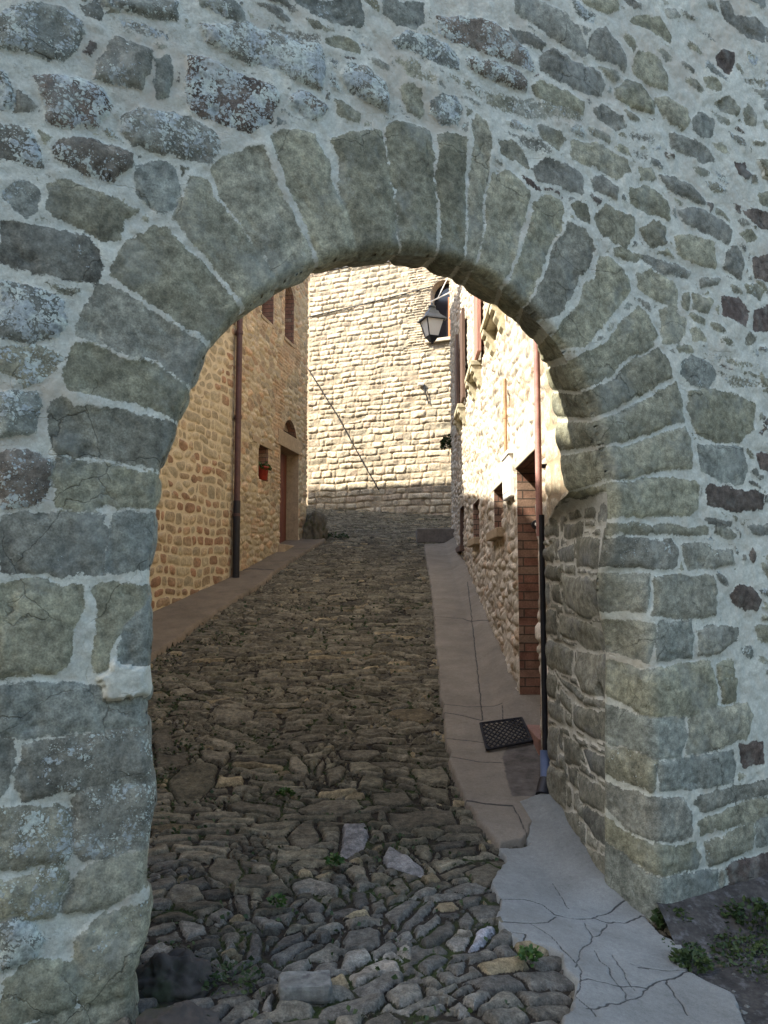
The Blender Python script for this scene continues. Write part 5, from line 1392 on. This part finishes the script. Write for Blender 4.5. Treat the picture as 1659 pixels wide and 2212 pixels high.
def tuft(px, py, r, h, n, size, label, mat=M['leaf'], lift=.0, group=None, name='weed'):
    g = to_ground(np.array([float(px)]), np.array([float(py)]))[0] + [0, 0, lift]
    mb = MB(); leaves(mb, g, n, r, h, size, rnd)
    o = mb.build(name, mat, None, base=tuple(g)); tag(o, label, 'weed', group)
gp = 'weeds at the gate'
tuft(1450, 2010, .08, .08, 300, .028, 'dark bushy weed hugging the bottom block of the right jamb', M['leaf_dark'], .03, gp)
tuft(1492, 2095, .08, .06, 240, .026, 'dark low weed along the right edge of the concrete apron', M['leaf_dark'], .02, gp)
tuft(1345, 1938, .03, .08, 110, .028, 'small dark weed in the hole at the base of the right jamb', M['leaf_dark'], .06, gp)
tuft(1625, 2000, .16, .07, 420, .032, 'spreading weed at the right edge below the gate wall', M['leaf_dark'], .04, gp)
tuft(720, 1880, .035, .05, 90, .026, 'bright green weed alone in the middle of the cobbles', M['leaf'], .03, gp)
tuft(1143, 2090, .035, .05, 100, .026, 'bright green weed where cobbles meet the cracked apron', M['leaf'], .03, gp)
tuft(598, 1968, .035, .04, 80, .022, 'tiny green weed left among the grey cobbles', M['leaf'], .03, gp)
tuft(617, 1727, .05, .035, 120, .024, 'flat green weed between the brown cobbles', M['leaf'], .03, gp)
tuft(500, 2130, .12, .025, 170, .02, 'dark flat weed beside the two boulders', M['leaf_dark'], .02, gp)
mb_moss = MB()
rs = np.random.RandomState(3)
qx = rs.uniform(-3.2, 1.2, 26000); qd = 2.6 + 9 * rs.rand(26000) ** 1.3
edge_x = np.interp(qd, [2.6, 6, 8.6, 10.4, 13.2], [-.9, -1.9, -2.9, -2.75, -2.0])
dens = .10 + .9 * sst(.9, .1, qx - edge_x) * sst(4.5, 6, qd) + .25 * (vnoise(qx * 2, qd * 2, 5) > .2)
c_sd = cobbles(qx, qd)[0]
ok = (rs.rand(26000) < dens) & (c_sd < .0) & (qx > edge_x - .3) & (poly_sdf(strip, qx, qd) < 0) & (poly_sdf(aprp, qx, qd) < 0) & (poly_sdf(pavl, qx, qd) < 0)
for a_, b_ in zip(qx[ok][:5200], qd[ok][:5200]):
    leaves(mb_moss, (a_, b_, float(G(a_, b_)) - .004), 2, .014, .02, .018 + .0016 * b_, rnd)
mb = MB()
gx, gd = rs.uniform(1.25, 3.6, 1500), rs.uniform(2.2, 5.0, 1500)
okp = (poly_sdf(soil, gx, gd) > .04) & (poly_sdf(aprp, gx, gd) < -.02) & (gd < 3.4 + .5 * gx)
for a_, b_ in zip(gx[okp], gd[okp]):
    q_ = .004 + .016 * rs.rand() ** 3; zz = float(G(a_, b_) + .02 * fbm(np.array([a_]), np.array([b_]), 2, 4, 66)[0] + .012 * fbm(np.array([a_]), np.array([b_]), 11, 3, 67)[0])
    c_ = [(a_ + q_ * x_ * rs.uniform(.6, 1.5), b_ + q_ * y_ * rs.uniform(.6, 1.5), zz + q_ * .7 * z_) for x_, y_, z_ in ((1, 0, 0), (0, 1, 0), (-1, 0, 0), (0, -1, 0), (0, 0, 1), (0, 0, -1))]
    mb.add(c_, [(0, 1, 4), (1, 2, 4), (2, 3, 4), (3, 0, 4), (1, 0, 5), (2, 1, 5), (3, 2, 5), (0, 3, 5)])
o = mb.build('gravel', M['white_stone']); tag(o, kind='stuff')
mb = MB()
for px_q, py_q, r_q, n_q in ((1600, 1945, .16, 300), (1640, 2080, .2, 500), (1590, 2040, .16, 220), (1530, 2010, .14, 260), (1640, 1990, .2, 400), (1470, 2060, .10, 260), (1545, 1975, .1, 160)):
    g_q = to_ground(np.array([float(px_q)]), np.array([float(py_q)]))[0]
    leaves(mb, g_q + [0, 0, .01], n_q, r_q, .028, .02, rnd)
o = mb.build('ground_cover', M['leaf_dark']); tag(o, kind='stuff')
# hanging plant at the far end of the sunlit house
hc = rw.at(11.55, 0, .12); hz_ = at_d(968, 955, 17.2)[2]
mb = MB(); leaves(mb, np.array([hc[0], hc[1], hz_ - .15]), 190, .11, .3, .075, rnd)
o = mb.build('hanging_plant', M['leaf_dark'], None, base=(hc[0], hc[1], hz_)); tag(o, 'dark leafy plant hanging at the far end of the sunlit house', 'plant')
pc = gpoly([(715, 1163)])[0]; leaves(mb_moss, np.array([pc[0] + .1, pc[1], float(G(*pc))]), 200, .28, .12, .05, rnd)
o = mb_moss.build('moss', M['leaf_dark']); tag(o, kind='stuff')

# ------------------------------------------------------------------ light
SUNV = Vector((-1, -.3, 1.05)).normalized()
el = math.asin(SUNV.z); rot = math.atan2(SUNV.x, SUNV.y)
w_ = bpy.data.worlds.new('World'); sc.world = w_; w_.use_nodes = True
nt = w_.node_tree
bg = nt.nodes['Background']
sky = nt.nodes.new('ShaderNodeTexSky'); sky.sky_type = 'NISHITA'; sky.sun_disc = False
sky.sun_elevation = el; sky.sun_rotation = rot; sky.air_density = 1.0; sky.dust_density = 2.0; sky.ozone_density = 1.2
nt.links.new(sky.outputs[0], bg.inputs[0]); bg.inputs[1].default_value = .15
sl = bpy.data.lights.new('sun', 'SUN'); sl.energy = 4.2; sl.angle = R(.5); sl.color = (1, .93, .82)
so_ = bpy.data.objects.new('sun', sl); COL.objects.link(so_); so_.location = (-20, -6, 25)
so_.rotation_euler = (-SUNV).to_track_quat('-Z', 'Y').to_euler()
sc.view_settings.view_transform = 'Standard'; sc.view_settings.look = 'None'
sc.view_settings.exposure = 1.88; sc.view_settings.gamma = 1; sc.view_settings.use_curve_mapping = False
sc.cycles.max_bounces = 8; sc.cycles.diffuse_bounces = 6
